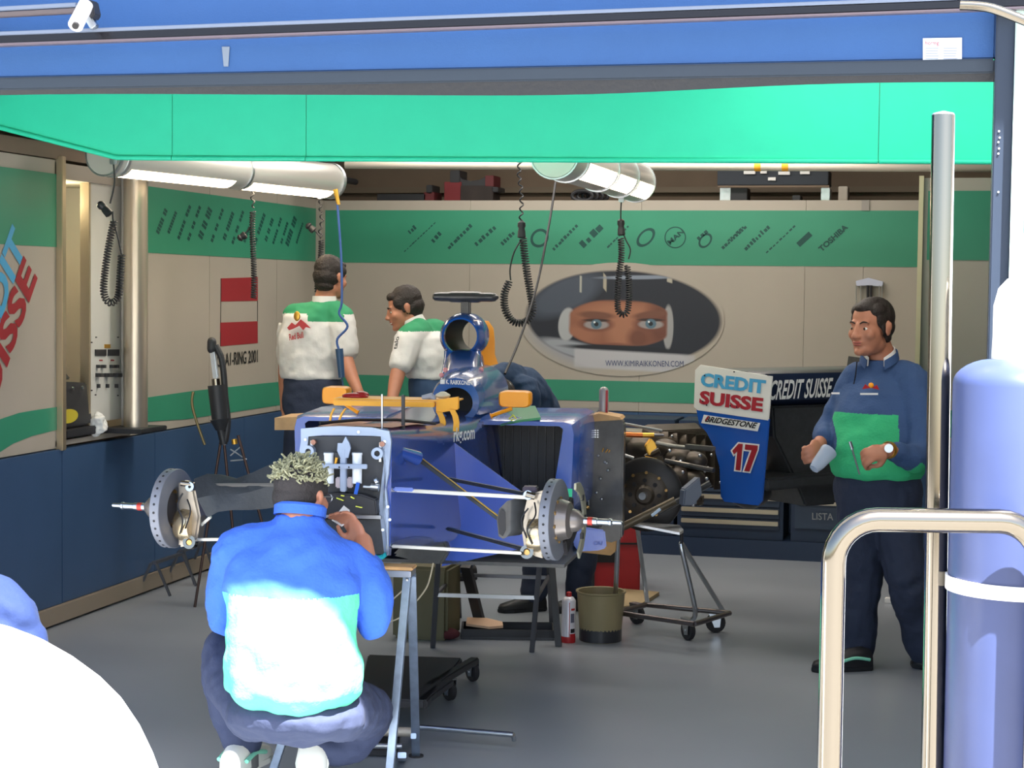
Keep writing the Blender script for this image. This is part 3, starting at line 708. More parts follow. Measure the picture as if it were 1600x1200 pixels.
# wishbones, rods
def arm(nm, a, ya, b, yb, w_, h_, m_=M_carb, par=car):
    return MB().rect(C(*a, ya), C(*b, yb), w_, h_, up=V((0, 1, 0))).build(nm, m_, par, bevel=min(w_, h_) * .3)
M_silv = mat('silver_fairing', (178, 180, 178), .3, .6)
arm('upper_wishbone', (612, 765), -.05, (822, 777), -.02, .012, .02, M_silv)
arm('upper_wishbone', (700, 748), .45, (822, 772), .0, .012, .02)
arm('track_rod', (614, 764), -.13, (646, 765), -.1, .014, .018, M_carl)
arm('push_rod', (648, 712), .12, (786, 815), -.03, .016, .022)
MB().bar(C(654, 712, .11), C(780, 808, -.035), .002).build('push_rod_line', M_gold, car)
pc = MB(); a = C(614, 701, .0); b = C(652, 716, .1); pc.bar(a, b, .014, .026, n=14).build('push_rod_fairing', M_car, car, smooth=True)
arm('lower_wishbone', (612, 853), -.1, (815, 864), -.04, .010, .022, M_silv)
arm('lower_wishbone', (700, 826), .5, (820, 858), 0, .012, .022)
arm('lower_wishbone', (298, 843), -.02, (478, 842), -.12, .010, .018, M_silv)
arm('upper_wishbone', (300, 758), 0, (470, 757), -.12, .012, .02)
arm('push_rod', (306, 828), 0, (330, 807), -.02, .01, .012, M_silv)
MB().bar(C(283, 755, -.04), C(301, 757, -.04), .01, n=10).build('clevis', M_chrome, car, smooth=True)
MB().bar(C(822, 772, -.02), C(836, 776, -.02), .012, n=10).build('clevis', M_chrome, car, smooth=True)
MB().box(C(829, 764, .04), (.05, .05, .02)).build('camber_shim', mat('shim_mauve', (70, 60, 75), .5), car, bevel=.004)
# turning vane
MB().prism([C(x, y, .75) for x, y in ((704, 688), (812, 766), (842, 796), (838, 852), (690, 885), (697, 860))], (0, .008, 0)).build('turning_vane', mat('vane_blue', (36, 72, 165), .3, coat=.4), car)
MB().bar(C(705, 700, .745), C(705, 800, .745), .002).build('vane_rivets', M_gold, car)
# side pods: shells with open dark inlets
def pod(sx, outer_px, par):
    x0 = .20; x1 = .60; e = thing('side_pod'); e.parent = par
    sh = MB(); rings = []
    for y, xo, zt, zb in ((1.3, .592, 1.175, .80), (1.36, .605, 1.185, .78), (1.7, .615, 1.19, .74), (2.1, .61, 1.18, .72)):
        o_ = [V((sx * x0, y, zt)), V((sx * (xo - .04), y, zt)), V((sx * (xo - .01), y, zt - .012)), V((sx * xo, y, zt - .05)), V((sx * xo * .985, y, zb + .06)), V((sx * (xo - .06), y, zb)), V((sx * x0, y, zb))]
        th = .018 if y == 1.3 else .012
        i_ = [V((sx * x0, y, zt - th)), V((sx * (xo - .06), y, zt - th)), V((sx * (xo - .045), y, zt - .03)), V((sx * (xo - .05), y, zt - .07)), V((sx * (xo * .985 - .075), y, zb + .07)), V((sx * (xo - .11), y, zb + .02)), V((sx * x0, y, zb + .02))]
        rings.append(o_ + i_[::-1])
    sh.loft(rings).build('pod_shell', M_carl, e, smooth=True)
    ins = MB(); ins.b2(sx * .2, sx * .56, 1.62, 1.64, .76, 1.16); ins.build('radiator', M_black, e)
    fn = MB()
    for k in range(9): fn.b2(sx * (.22 + k * .036), sx * (.224 + k * .036), 1.60, 1.62, .78, 1.15)
    fn.build('radiator_fin', M_carb, e)
    MB().b2(sx * .2, sx * .215, 1.25, 2.0, .76, 1.17).build('inlet_splitter', M_car, e)
    return e
pd = pod(1, 0, car); pdl = pod(-1, 0, car)
MB().prism([V((.538, 1.295, .90)), V((.59, 1.295, .90)), V((.588, 1.295, .855)), V((.535, 1.295, .88))], (0, -.003, 0)).build('green_patch', mat('patch_green', (30, 225, 160), .4), car)
MB().prism([C(x, y, .30) for x, y in ((642, 749), (652, 750), (660, 765), (642, 782))], (0, -.003, 0)).build('green_patch', mat('patch_green2', (40, 130, 130), .4), car)
# floor plate and kicked-up edge
flo = MB(); flo.prism([(-.62, .75, .655), (.62, .75, .655), (.66, 1.3, .665), (.66, 2.3, .665), (-.66, 2.3, .665), (-.66, 1.3, .665)], (0, 0, .014)); flo.build('underfloor', M_carb, car)
fe = MB(); fe.loft([[C(x, y, 1.1 + q) for x, y in ((905, 822), (945, 828), (948, 856), (935, 860), (904, 862), (895, 850))] for q in (0, .35)]).build('floor_fence', M_carl, car, bevel=.006)
text('OU', C(927, 852, 1.09), C(941, 852, 1.09), C(927, 846, 1.09), 'faint_lettering', mat('dim_blue', (30, 70, 150), .4), car)
lf = MB(); lf.prism([C(x, y, .7) for x, y in ((612, 868), (640, 840), (688, 828), (702, 862), (690, 882), (640, 875))], (0, .1, 0)); lf.build('keel', M_carb, car, bevel=.01)
def side_hit(px, py):
    y = .2
    while y < 1.2:
        p = C(px, py, y)
        for a, b in zip(S, S[1:]):
            if a[0] <= y <= b[0]: t = (y - a[0]) / (b[0] - a[0]); hw_ = a[1] + a[2] + (b[1] + b[2] - a[1] - a[2]) * t
        if p.x <= hw_ + .007: return p
        y += .01
    return p
text('rkg.com', side_hit(708, 690), side_hit(741, 685), side_hit(708, 690) + V((0, 0, .052)), 'lettering', M_wtext, car, bold=.02, thick=.002)
# cockpit surround, head rest, roll hoop, airbox
cs = MB()
def ringx(c, rx, rz, y, n=28, sq=2.0):
    out = []
    for k in range(n):
        t = 2 * PI * k / n; a = math.cos(t); b = math.sin(t)
        out.append(V((c[0] + rx * math.copysign(abs(a) ** (2 / sq), a), y, c[1] + rz * math.copysign(abs(b) ** (2 / sq), b))))
    return out
# cockpit opening rim facing forward: thick ring around dark mouth
cO = C(716, 628, 1.35); 
cs.loft([ringx((cO.x, cO.z), .072, .064, 1.285), ringx((cO.x, cO.z + .006), .100, .098, 1.28), ringx((cO.x, cO.z + .008), .112, .112, 1.34), ringx((cO.x, cO.z + .012), .125, .125, 1.6), ringx((cO.x, cO.z + .012), .12, .12, 2.0), ringx((cO.x, cO.z + .01), .10, .10, 1.6), ringx((cO.x, cO.z), .075, .068, 1.34)], closed=True)
cs.build('cockpit_surround', mat('cockpit_blue', (34, 84, 150), .25, coat=.5), car, smooth=True)
MB().loft([ringx((cO.x, cO.z), .09, .09, 1.55), ringx((cO.x, cO.z), .09, .09, 1.57)]).build('cockpit_bulkhead', M_ktext, car)
# headrest shroud between cockpit and hoop
hr = MB(); rg = []
for y_, (xl, xr_, zt, zb) in ((1.62, (686, 756, 575, 640)), (1.85, (690, 758, 548, 645)), (2.05, (693, 762, 545, 650))):
    a = C(xl, zt, y_); b = C(xr_, zb, y_); cx_ = (a.x + b.x) / 2; hw = (b.x - a.x) / 2
    rg.append(rrect(cx_, hw * 1.15, b.z, a.z, y_, .05, 4, hw * .8))
hr.loft(rg).build('headrest_shroud', mat('shroud_blue', (28, 70, 140), .3, coat=.5), car, smooth=True)
tx0 = C(687, 598, 1.27); tx1 = C(740, 600, 1.27)
text('K. RAIKKONEN', C(697, 600, 1.258), C(738, 602, 1.258), C(697, 593, 1.258), 'lettering', M_wtext, car, bold=.02, thick=.003)
fg = MB(); fg.prism([C(x, y, 1.262) for x, y in ((688, 593), (695, 593), (695, 600), (688, 600))], (0, -.002, 0)); fg.build('small_flag', M_wtext, car)
# painted flashes on the shroud
for x, y in ((690, 586), (735, 586), (752, 578), (696, 578)): MB().ell(C(x, y, 1.5 if x < 745 else 1.6), (.011, .008, .011), n=8, k=5).build('reflective_sticker', mat('pink_sticker', (225, 150, 150), .35), car)
# roll hoop / intake: ring with hollow bore
ho = C(722, 525, 1.95); H_ = (ho.x, ho.z)
rh = MB(); rh.loft([ringx(H_, .076, .076, 1.90), ringx(H_, .084, .084, 1.895), ringx(H_, .099, .099, 1.93), ringx(H_, .104, .108, 2.05), ringx((ho.x + .0, ho.z), .100, .104, 2.11), ringx((ho.x + .0, ho.z), .088, .092, 2.11), ringx(H_, .082, .082, 2.05), ringx(H_, .076, .076, 1.93)], closed=True)
MB().loft([ringx(H_, .0765, .0765, 1.93), ringx((ho.x + .0, ho.z - .005), .074, .074, 2.4), ringx((ho.x, ho.z - .005), .0765, .0765, 2.4), ringx(H_, .079, .079, 1.93)], closed=True).build('intake_bore', M_ktext, car, smooth=True)
rh.build('roll_hoop', mat('hoop_blue', (30, 84, 165), .22, coat=.7), car, smooth=True)
sk = MB(); rg = []
for pyy, hw, y0 in ((548, .083, 1.93), (560, .085, 1.90), (572, .092, 1.84), (586, .10, 1.76), (602, .11, 1.72)):
    c = C(722 + (pyy - 548) * .06, pyy, y0); rg.append([c + V((hw * math.cos(t), .11 * max(0, math.sin(t)) * 1.5 - .05 * max(0, -math.sin(t)), 0)) for t in [2 * PI * k / 20 for k in range(20)]])
sk.loft(rg).build('hoop_base', _m['hoop_blue'], car, smooth=True)
oc = MB(); rg = []
for pyy, xc_ in ((502, 752), (514, 757), (535, 759), (555, 759), (570, 764)):
    c = C(xc_, pyy, 2.22); w2 = .022 if pyy > 512 else .012; rg.append([c + V((w2 * a, .14 * b, 0)) for a, b in ((1, 1), (-1, 1), (-1, -.6), (0, -1), (1, -.6))])
oc.loft(rg).build('airbox_side', M_or, car, smooth=True)
# camera T
tc_ = thing('roll_hoop_camera'); tc_.parent = car
a = C(728, 494, 2.0); b = C(728, 466, 2.0)
MB().rect(a, b, .035, .045).build('camera_pillar', M_carb, tc_, bevel=.008)
rg = []
for x, r_ in ((677, .012), (680, .019), (688, .021), (702, .022), (706, .026), (748, .026), (752, .021), (768, .021), (774, .018), (779, .005)):
    c = C(x, 464 + (x - 728) * .012, 2.0); rg.append([c + V((0, 1.6 * r_ * math.cos(t), r_ * math.sin(t))) for t in [2 * PI * k / 16 for k in range(16)]])
MB().loft(rg).build('camera_pod', M_carb, tc_, smooth=True)
# mirrors on stalks
def mirror(cx_, cy_, wd, ht, stalk, par):
    e = thing('wing_mirror'); e.parent = par; c = C(cx_, cy_, 1.2); w2 = wd / 2800 * 7.3 / 2; h2 = ht / 2800 * 7.3 / 2
    rg = []
    for y_, s_ in ((-.05, .9), (-.04, 1.0), (.03, 1.0), (.055, .85), (.065, .5)):
        rg.append([V((c.x, 1.2 + y_, c.z)) + V((math.copysign(abs(math.cos(t)) ** .4, math.cos(t)) * w2 * s_, 0, math.copysign(abs(math.sin(t)) ** .4, math.sin(t)) * h2 * s_)) for t in [2 * PI * k / 24 for k in range(24)]])
    MB().loft(rg).build('mirror_housing', M_or, e, smooth=True)
    pts = [C(x, y, 1.15) for x, y in stalk]; MB().tube(spline(pts, 5), [.008] * (5 * (len(pts) - 1)) + [.014], 8).build('mirror_stalk', M_or, e, smooth=True)
    return e
mirror(806, 623, 50, 26, ((800, 638), (792, 641), (780, 645), (767, 650)), car)
mirror(527, 617, 42, 28, ((540, 632), (552, 640), (560, 645)), car)
# green bodywork piece under the mirror
gp = MB(); gp.loft([[C(*p, 1.3), C(*q, 1.75)] + [C(*q, 1.75) - V((0, 0, .01)), C(*p, 1.3) - V((0, 0, .01))] for p, q in (((782, 662), (790, 640)), ((812, 656), (806, 634)), ((845, 652), (836, 634)))])
gp.build('green_cowl', mat('cowl_green', (36, 140, 84), .35), car)
ys = MB()
for a, b in (((795, 655), (802, 648)), ((798, 657), (803, 655)), ((801, 648), (807, 655))): ys.bar(C(*a, 1.28), C(*b, 1.28), .0035)
ys.build('yellow_sticker', mat('yellow_lime', (215, 220, 90), .5), car)
# radiator panel behind the pod
rp = thing('radiator_panel'); rp.parent = car
q = [C(x, y, 2.05) for x, y in ((897, 668), (900, 656), (968, 652), (975, 662), (972, 842), (955, 848), (940, 845), (905, 800))]
MB().prism(q, (0, .12, 0)).build('radiator_casing', M_carb, rp, bevel=.008)
ms = MB(); q = C(902, 684, 2.04); q2 = C(936, 671, 2.04)
for i in range(9):
    for j in range(4):
        ms.box((q.x + (q2.x - q.x) * (i + .5) / 9, 2.042, q.z + (q2.z - q.z) * (j + .5) / 4), (.006, .006, .005), M=Matrix.Rotation(.5, 3, 'Y'))
ms.build('mesh_grille', M_alu, rp)
MB().prism([C(x, y, 2.0) for x, y in ((904, 655), (935, 646), (968, 652), (972, 656), (905, 660))], (0, .2, 0)).build('tan_cap', M_wood, rp)
bb = MB()
for x, y in ((935, 712), (945, 722), (948, 724), (940, 780), (932, 770), (950, 735), (938, 748)): bb.ell(C(x, y, 2.03), (.007, .007, .006), n=8, k=5)
bb.build('panel_fastener', M_steel, rp, smooth=True)
ty = MB(); ty.bar(C(941, 706, 2.03), C(943, 700, 2.03), .002).bar(C(946, 707, 2.03), C(950, 702, 2.03), .002).bar(C(951, 707, 2.03), C(953, 703, 2.03), .002); ty.build('yellow_tag', M_ye, rp)
MB().bar(C(920, 790, 2.0), C(917, 742, 2.0), .004).build('thin_rod', M_steel, rp); MB().ell(C(917, 793, 2.0), (.014, .01, .01), n=10, k=6).build('amber_fitting', M_brass, rp, smooth=True)
# wooden board behind the far pod
MB().prism([C(x, y, 2.2) for x, y in ((429, 653), (500, 650), (500, 672), (429, 672))], (0, .3, 0)).build('wooden_support', M_wood, car)
# engine cam covers seen above the pod
ec = MB(); ec.prism([C(x, y, 2.2) for x, y in ((838, 652), (860, 646), (930, 645), (905, 655), (895, 662), (838, 662))], (0, .4, 0)); ec.build('engine_cover_edge', M_black, car)
MB().box(C(884, 657, 2.1), (.06, .01, .012)).build('chrome_clip', M_steel, car)

# ------------------------------------------------------------------ yellow set-up tray across the cockpit
jt = CF.empty('setup_tray', label='long yellow tray with bent legs standing across the car nose', cat='tray')
a0, a1 = C(522, 630, .75), C(713, 632, .75)
MB().rect(C(522, 629, .75), C(680, 632, .75), .02, .034, up=V((0, 1, 0))).build('tray_front', M_ye, jt, bevel=.003)
MB().prism([C(x, y, .75) for x, y in ((681, 625), (716, 620), (716, 640), (681, 646))], (.0, .03, 0)).build('tray_end', M_ye, jt, bevel=.003)
l0 = C(522, 622, .78); MB().b2(l0.x, C(714, 625, .8).x, .77, .95, l0.z - .006, l0.z).build('tray_floor', M_ye, jt)
for pts in (((686, 644), (690, 652), (692, 660), (690, 676)), ((706, 640), (711, 650), (713, 660), (712, 674)), ((522, 638), (517, 648), (515, 660)), ((540, 638), (534, 646), (530, 656))):
    w_ = .022 if pts[0][0] > 600 else .008
    P = [C(x, y, .74) for x, y in pts]; mb = MB()
    rg = [[p + V((-w_ / 2, 0, 0)), p + V((w_ / 2, 0, 0)), p + V((w_ / 2, .01, 0)), p + V((-w_ / 2, .01, 0))] for p in P]
    mb.loft(rg).build('leg', M_ye, jt)
def top_thing(mb, name, m_, label, cat, **k): return mb.build(name, m_, None, smooth=True, label=label, cat=cat, **k)
def Wc(px, py, y): return CF.M @ C(px, py, y)
mb = MB(); c = Wc(692, 618, .84); mb.ell(c, (.03, .03, .012)); mb.ell(c + V((0, 0, .002)), (.022, .022, .014))
top_thing(mb, 'tape_roll', mat('cream_roll', (220, 210, 185), .5), 'flat cream tape roll on the yellow tray end', 'tape')
mb = MB(); mb.bar(Wc(660, 622, .84), Wc(676, 618, .84), .011, n=12).bar(Wc(674, 620, .84), Wc(680, 624, .84), .012, n=12)
top_thing(mb, 'spray_nozzle', mat('nozzle_grey', (170, 175, 190), .4), 'small white and grey bottle lying beside the tape roll', 'bottle')
mb = MB(); mb.ell(Wc(555, 619, .85), (.055, .03, .014)); mb.ell(Wc(565, 617, .86), (.03, .03, .015))
top_thing(mb, 'red_cloth', M_red2, 'crumpled dark red cloth at the left end of the yellow tray', 'cloth')

# ================================================================== REAR END ASSEMBLY ON A TROLLEY (rear faces the viewer)
wc = at(1200, 590, 8.5)
RZ = YAW + R(32)
g0 = Fr((0, 0, 0), RZ); lo = g0.I @ wc; lo = V((lo.x + .46, lo.y + .28, 0)); AF = Fr(g0.M @ lo, RZ)
asm = AF.empty('gearbox_assembly', label='dark gearbox and brake assembly with blue rear wing on a wheeled frame', cat='gearbox')
PX = -.46
def E_(px, py, x=PX): return AF.p(px, py, 0, x)
rw = thing('rear_wing'); rw.parent = asm
wp = [E_(x, y) for x, y in ((1086, 578), (1094, 570), (1206, 588), (1200, 657), (1090, 641), (1084, 636))]
MB().prism(wp, (.008, 0, 0)).build('white_end_plate', mat('endplate_white', (225, 222, 215), .4), rw, bevel=.001)
bpz = [E_(x, y, PX + .002) for x, y in ((1088, 640), (1201, 655), (1190, 783), (1184, 790), (1132, 784), (1126, 776), (1124, 730), (1116, 700), (1104, 676), (1092, 662))]
MB().prism(bpz, (.01, 0, 0)).build('blue_end_plate', mat('wing_blue', (30, 84, 170), .25, coat=.5), rw, bevel=.001)
def tE(s, a, b, c, m_, bold=.03, sh=0, nm='lettering'): text(s, E_(*a, PX - .003), E_(*b, PX - .003), E_(*c, PX - .003), nm, m_, rw, bold=bold, shear=sh, thick=.0)
tE('CREDIT', (1094, 603), (1195, 616), (1096, 582), M_cyan, .045)
tE('SUISSE', (1092, 631), (1191, 644), (1094, 610), mat('suisse_red', (165, 32, 48), .5), .045)
MB().prism([E_(x, y, PX - .001) for x, y in ((1100, 648), (1188, 661), (1184, 674), (1096, 661))], (-.0015, 0, 0)).build('logo_plate', M_wtext, rw)
text('BRIDGESTONE', E_(1101, 659, PX - .004), E_(1182, 670, PX - .004), E_(1103, 650, PX - .004), 'lettering', M_ktext, rw, bold=.03, shear=.3, thick=0)
MB().prism([E_(x, y, PX - .004) for x, y in ((1101, 657), (1106, 650), (1109, 650), (1104, 657))], (-.001, 0, 0)).build('red_slash', M_red, rw)
def digit(poly, grow, xo, nm, m_):
    A0, B0, C0 = E_(1140, 733, xo), E_(1180, 738, xo), E_(1144, 692, xo); cx_ = sum(p[0] for p in poly) / len(poly); cy_ = sum(p[1] for p in poly) / len(poly)
    n_ = len(poly); out = []
    ar = sum(poly[i][0] * poly[(i + 1) % n_][1] - poly[(i + 1) % n_][0] * poly[i][1] for i in range(n_)); sg = 1 if ar < 0 else -1
    for i in range(n_):
        p, q, r = V(poly[i - 1]), V(poly[i]), V(poly[(i + 1) % n_]); d1 = (q - p).normalized(); d2 = (r - q).normalized(); nn_ = V((-d1.y - d2.y, d1.x + d2.x)) * sg; l_ = nn_.length; nn_ = nn_ / max(l_, .3)
        v = q + nn_ * grow * (2 / max(l_, .8)) ; out.append(A0 + (B0 - A0) * v.x + (C0 - A0) * v.y)
    MB().prism(out, (-.0015, 0, 0)).build(nm, m_, rw)
for dg in ([(.04, .70), (.26, 1), (.42, 1), (.42, 0), (.24, 0), (.24, .70), (.12, .58)], [(.52, 1), (1, 1), (1, .84), (.78, 0), (.58, 0), (.78, .80), (.52, .80)]):
    digit(dg, .055, PX - .001, 'number_outline', M_wtext); digit(dg, 0, PX - .003, 'number', M_red)
hd = MB()
for x, y in ((1147, 581), (1200, 586), (1101, 587), (1123, 592), (1098, 627), (1104, 633), (1141, 634), (1151, 636)): hd.bar(E_(x, y, PX - .001), E_(x, y, PX - .006), .004, n=8)
hd.build('fastener_hole', M_ktext, rw)
# main planes spanning to the far end plate
pr_ = E_(1200, 600, PX); yr = pr_.y; z1 = E_(1205, 590).z + .025; z2 = E_(1200, 640).z
sp_x = .92
pl1 = MB(); pl1.loft([[V((x, yr + .03, z1 - .01)), V((x, yr + .02, z1 - .05)), V((x, yr + .05, z1 - .14)), V((x, yr + .12, z1 - .17)), V((x, yr + .10, z1 - .10)), V((x, yr + .06, z1 - .03))] for x in (PX + .01, PX + sp_x)])
pl1.build('wing_flap', mat('flap_navy', (28, 40, 66), .35), rw, smooth=True)
pl2 = MB(); pl2.loft([[V((x, yr + .13, z1 - .02)), V((x, yr + .16, z1 - .005)), V((x, yr + .42, z1 + .0)), V((x, yr + .5, z1 - .03)), V((x, yr + .42, z1 - .06)), V((x, yr + .2, z1 - .07))] for x in (PX + .01, PX + sp_x)])
pl2.build('main_plane', M_carb, rw, smooth=True)
fy = yr + .022
text('CREDIT SUISSE', V((PX + .025, fy, z1 - .135)), V((PX + .42, fy, z1 - .128)), V((PX + .025, fy - .008, z1 - .04)), 'lettering', M_wtext, rw, bold=.02, shear=.3, thick=.004)
MB().prism([V((PX + sp_x, yr + a, b)) for a, b in ((0, z1 + .02), (.45, z1 + .05), (.5, z1 - .2), (.3, z1 - .5), (.05, z1 - .55))], (.012, 0, 0)).build('far_end_plate', M_carb, rw)
bd = MB(); bd.loft([[V((PX + .1 + q, yr + .08, z1 - .17)), V((PX + .78 - q, yr + .08, z1 - .17)), V((PX + .78 - q, yr + .5, z1 - .17)), V((PX + .1 + q, yr + .5, z1 - .17))][:] if k == 0 else [V((PX + .1 + q, yr + .1, z1 - .17 - k)), V((PX + .78 - q, yr + .1, z1 - .17 - k)), V((PX + .78 - q, yr + .45, z1 - .17 - k)), V((PX + .1 + q, yr + .45, z1 - .17 - k))] for k, q in ((0, 0), (.15, .03), (.35, .16), (.5, .24))])
bd.build('wing_support', M_carb, rw, bevel=.01)
# crash structure / lower beam to the right
lb = MB(); lb.loft([[V((x, yr + .0, zc - .03)), V((x, yr + .0, zc + .03)), V((x, yr + .3, zc + .03)), V((x, yr + .3, zc - .04))] for x, zc in ((PX + .01, E_(1200, 765).z + .02), (PX + .4, E_(1200, 765).z + .03), (PX + .75, E_(1200, 765).z + .04))])
lb.build('lower_beam', M_carb, asm, bevel=.01)
tl = MB(); rg = []
for py_, r_ in ((757, .115), (775, .11), (786, .08), (794, .03)):
    c = E_(1170, py_, PX + .12); rg.append([c + V((r_ * math.cos(t), r_ * math.sin(t), 0)) for t in [2 * PI * k / 20 for k in range(20)]])
tl.loft(rg).build('diffuser_tunnel', M_black, asm, smooth=True)
# gearbox casing running forward (away, to picture left)
M_cast = mat('gearbox_cast', (74, 66, 58), .45, .5, var=.3, scale=12)
gb = MB(); rg = []
z0 = E_(1100, 720, 0).z
for y_, hw, zb, zt in ((.15, .06, z0 - .03, z0 + .08), (.45, .11, z0 - .10, z0 + .12), (.75, .13, z0 - .14, z0 + .14), (1.0, .17, z0 - .18, z0 + .15), (1.08, .2, z0 - .2, z0 + .18)):
    rg.append([p for p in rrect(0, hw, zb, zt, y_, .04)])
gb.loft(rg).build('gearbox_casing', M_cast, asm, smooth=True)
rb = MB()
for k in range(7):
    y_ = .5 + k * .08; rb.b2(-.15, .15, y_, y_ + .008, z0 - .12, z0 + .155)
rb.build('casing_rib', M_cast, asm)
random.seed(12)
bo = MB()
for k in range(26):
    bo.bar((-.135 - .02, random.uniform(.4, 1.05), z0 + random.uniform(-.12, .14)), (-.165, random.uniform(.4, 1.05), z0 + random.uniform(-.12, .14)), .0) if 0 else bo.ell((-.15 - random.random() * .02, random.uniform(.4, 1.05), z0 + random.uniform(-.12, .14)), (.008, .008, .008), n=8, k=5)
bo.build('casing_bolt', M_steel, asm, smooth=True, kind='stuff')
# rear brake corner towards the viewer on the left side
hub = Fr((0, 0, 0), 0)
dc = AF.d(1010, 772, 8.75)
nd = (AF.I.to_3x3() @ (-(ray(1010, 772)))).normalized(); nd = (nd + V((-.30, 0, 0))).normalized(); nd.z = 0; nd.normalize()
bc = thing('rear_brake'); bc.parent = asm; 
k_ = 8.75 / 2800
MB().lathe([(24 * k_, -.01), (56 * k_, -.01), (58 * k_, 0), (58 * k_, .02), (54 * k_, .03), (24 * k_, .03)], dc, nd, 48, closed=True).build('brake_disc', mat('disc_dark', (52, 50, 50), .45, .5), bc, smooth=True)
MB().lathe([(.01, .06), (12 * k_, .06), (16 * k_, .045), (30 * k_, .04), (36 * k_, .03), (36 * k_, -.02)], dc, nd, 32).build('disc_bell', M_cast, bc, smooth=True)
a, b = frame_of(nd)
for k in range(10):
    t = 2 * PI * k / 10 + .25; p = dc + (a * math.cos(t) + b * math.sin(t)) * 35 * k_ + nd * .035; MB().bar(p, p + nd * .012, .008, n=6).build('bobbin', M_brass, bc)
for k in range(8):
    t = 2 * PI * k / 8; p = dc + (a * math.cos(t) + b * math.sin(t)) * 23 * k_ + nd * .04; MB().bar(p, p + nd * .008, .011, n=8).build('bell_window', M_ktext, bc)
MB().bar(dc + nd * .05, dc + nd * .1, .018, n=12).build('axle_end', M_steel, bc, smooth=True)
# suspension links, springs, pipes
def Ea(px, py, d): return AF.d(px, py, d)
def lk(nm, a, b, r_, m_, n=8): return MB().bar(Ea(*a), Ea(*b), r_, n=n).build(nm, m_, asm, smooth=True)
lk('upper_link', (975, 662, 8.8), (1034, 673, 8.9), .007, M_silv)
lk('damper', (978, 679, 8.8), (1004, 680, 8.8), .013, mat('copper_damper', (200, 110, 60), .3, .9), 12)
lk('damper_body', (1002, 680, 8.8), (1022, 680, 8.8), .012, M_gold, 12)
lk('damper_rod', (1020, 680, 8.8), (1036, 680, 8.85), .007, M_steel)
MB().prism([Ea(x, y, 8.8) for x, y in ((1010, 696), (1018, 685), (1024, 692), (1027, 700), (1018, 706), (1016, 712), (1012, 704))], (0, .02, 0)).build('rocker', M_gold, asm, bevel=.003)
MB().rect(Ea(1008, 714, 8.75), Ea(1026, 718, 8.75), .015, .01).build('rocker_foot', M_gold, asm)
MB().tube(spline([Ea(1025, 692, 8.8), Ea(1050, 697, 8.8), Ea(1080, 700, 8.8), Ea(1112, 702, 8.7)], 5), .011, 10).build('exhaust_link', mat('link_grey', (130, 128, 120), .35, .7), asm, smooth=True)
MB().rect(Ea(1072, 697, 8.7), Ea(1116, 701, 8.6), .03, .02).build('link_plate', mat('link_grey', (130, 128, 120)), asm, bevel=.003)
lk('lower_link', (972, 710, 8.8), (990, 716, 8.8), .008, M_silv)
lk('lower_arm', (1040, 720, 8.7), (1115, 735, 8.5), .012, M_carb); lk('lower_arm', (1030, 800, 8.6), (1110, 755, 8.6), .016, M_carb); lk('drive_shaft', (1010, 772, 8.8), (1090, 735, 9.1), .028, M_cast, 14)
MB().bar(Ea(960, 830, 8.5), Ea(1055, 782, 8.5), .02, n=12).build('floor_tube', mat('tube_olive', (92, 82, 66), .4, .5), asm, smooth=True)
pv = MB(); pv.prism([Ea(x, y, 8.4) for x, y in ((1070, 765), (1094, 745), (1098, 772), (1085, 790), (1068, 790))], (0, .04, 0)); pv.build('grey_duct', mat('duct_grey', (88, 96, 110), .5), asm, bevel=.005)
MB().rect(Ea(1018, 806, 8.3), Ea(1032, 795, 8.3), .018, .012).build('pale_clip', mat('pale_blue', (180, 200, 220), .4), asm, bevel=.002)
random.seed(5)
cl = MB(); 
for k in range(16):
    p = Ea(random.uniform(1030, 1100), random.uniform(700, 790), 8.9); q = p + V((random.uniform(-.08, .08), random.uniform(-.05, .05), random.uniform(-.06, .06)))
    cl.bar(p, q, random.uniform(.006, .02), n=8)
cl.build('hydraulic_pipe', M_cast, asm, smooth=True)
cs_ = MB(); 
for k in range(12): cs_.ell(Ea(random.uniform(1035, 1105), random.uniform(700, 790), 8.75), (.009, .009, .009), n=8, k=5)
cs_.build('pipe_fitting', M_steel, asm, smooth=True, kind='stuff')
for (x, y, d_, s_) in ((1060, 715, 8.95, .07), (1085, 720, 8.9, .06), (1050, 745, 8.9, .08), (1040, 700, 9.0, .06), (1080, 750, 8.9, .07), (1000, 700, 9.05, .08), (975, 690, 9.1, .07), (990, 720, 9.1, .08)):
    MB().ell(Ea(x, y, d_), (s_, s_ * 1.3, s_ * .8), n=14, k=8).build('engine_casting', M_cast, asm, smooth=True)
# wheeled trolley frame under the assembly
TF = Fr(gd(1050, 985), RZ - R(20)); trl = TF.empty('wheeled_frame', label='bent steel tube frame on four castors carrying the gearbox', cat='trolley')
def T(p): return TF.I @ p
def gz(px, py, z): return T(gd(px, py, z))
c1, c2, c3, c4 = gz(1085, 975, .13), gz(1140, 958, .13), gz(1010, 945, .13), gz(962, 957, .13)
fm = MB(); 
for a, b in ((c1, c4), (c1, c2), (c2, c3), (c3, c4)): fm.bar(a, b, .013, n=10)
fm.build('base_frame', mat('frame_steel_dark', (110, 104, 104), .3, .9), trl, smooth=True)
for a, b, r_ in (((966, 828, 8.7), (961, 950, 8.85), .012), ((996, 826, 9.0), (1012, 946, 9.35), .012)):
    mb = MB(); P = [T(at(*a)), T(at(a[0] * .35 + b[0] * .65, a[1] * .35 + b[1] * .65, (a[2] + b[2]) / 2)), T(at(*b))]; mb.tube(spline(P, 5), r_, 10).build('tube_leg', M_steel, trl, smooth=True)
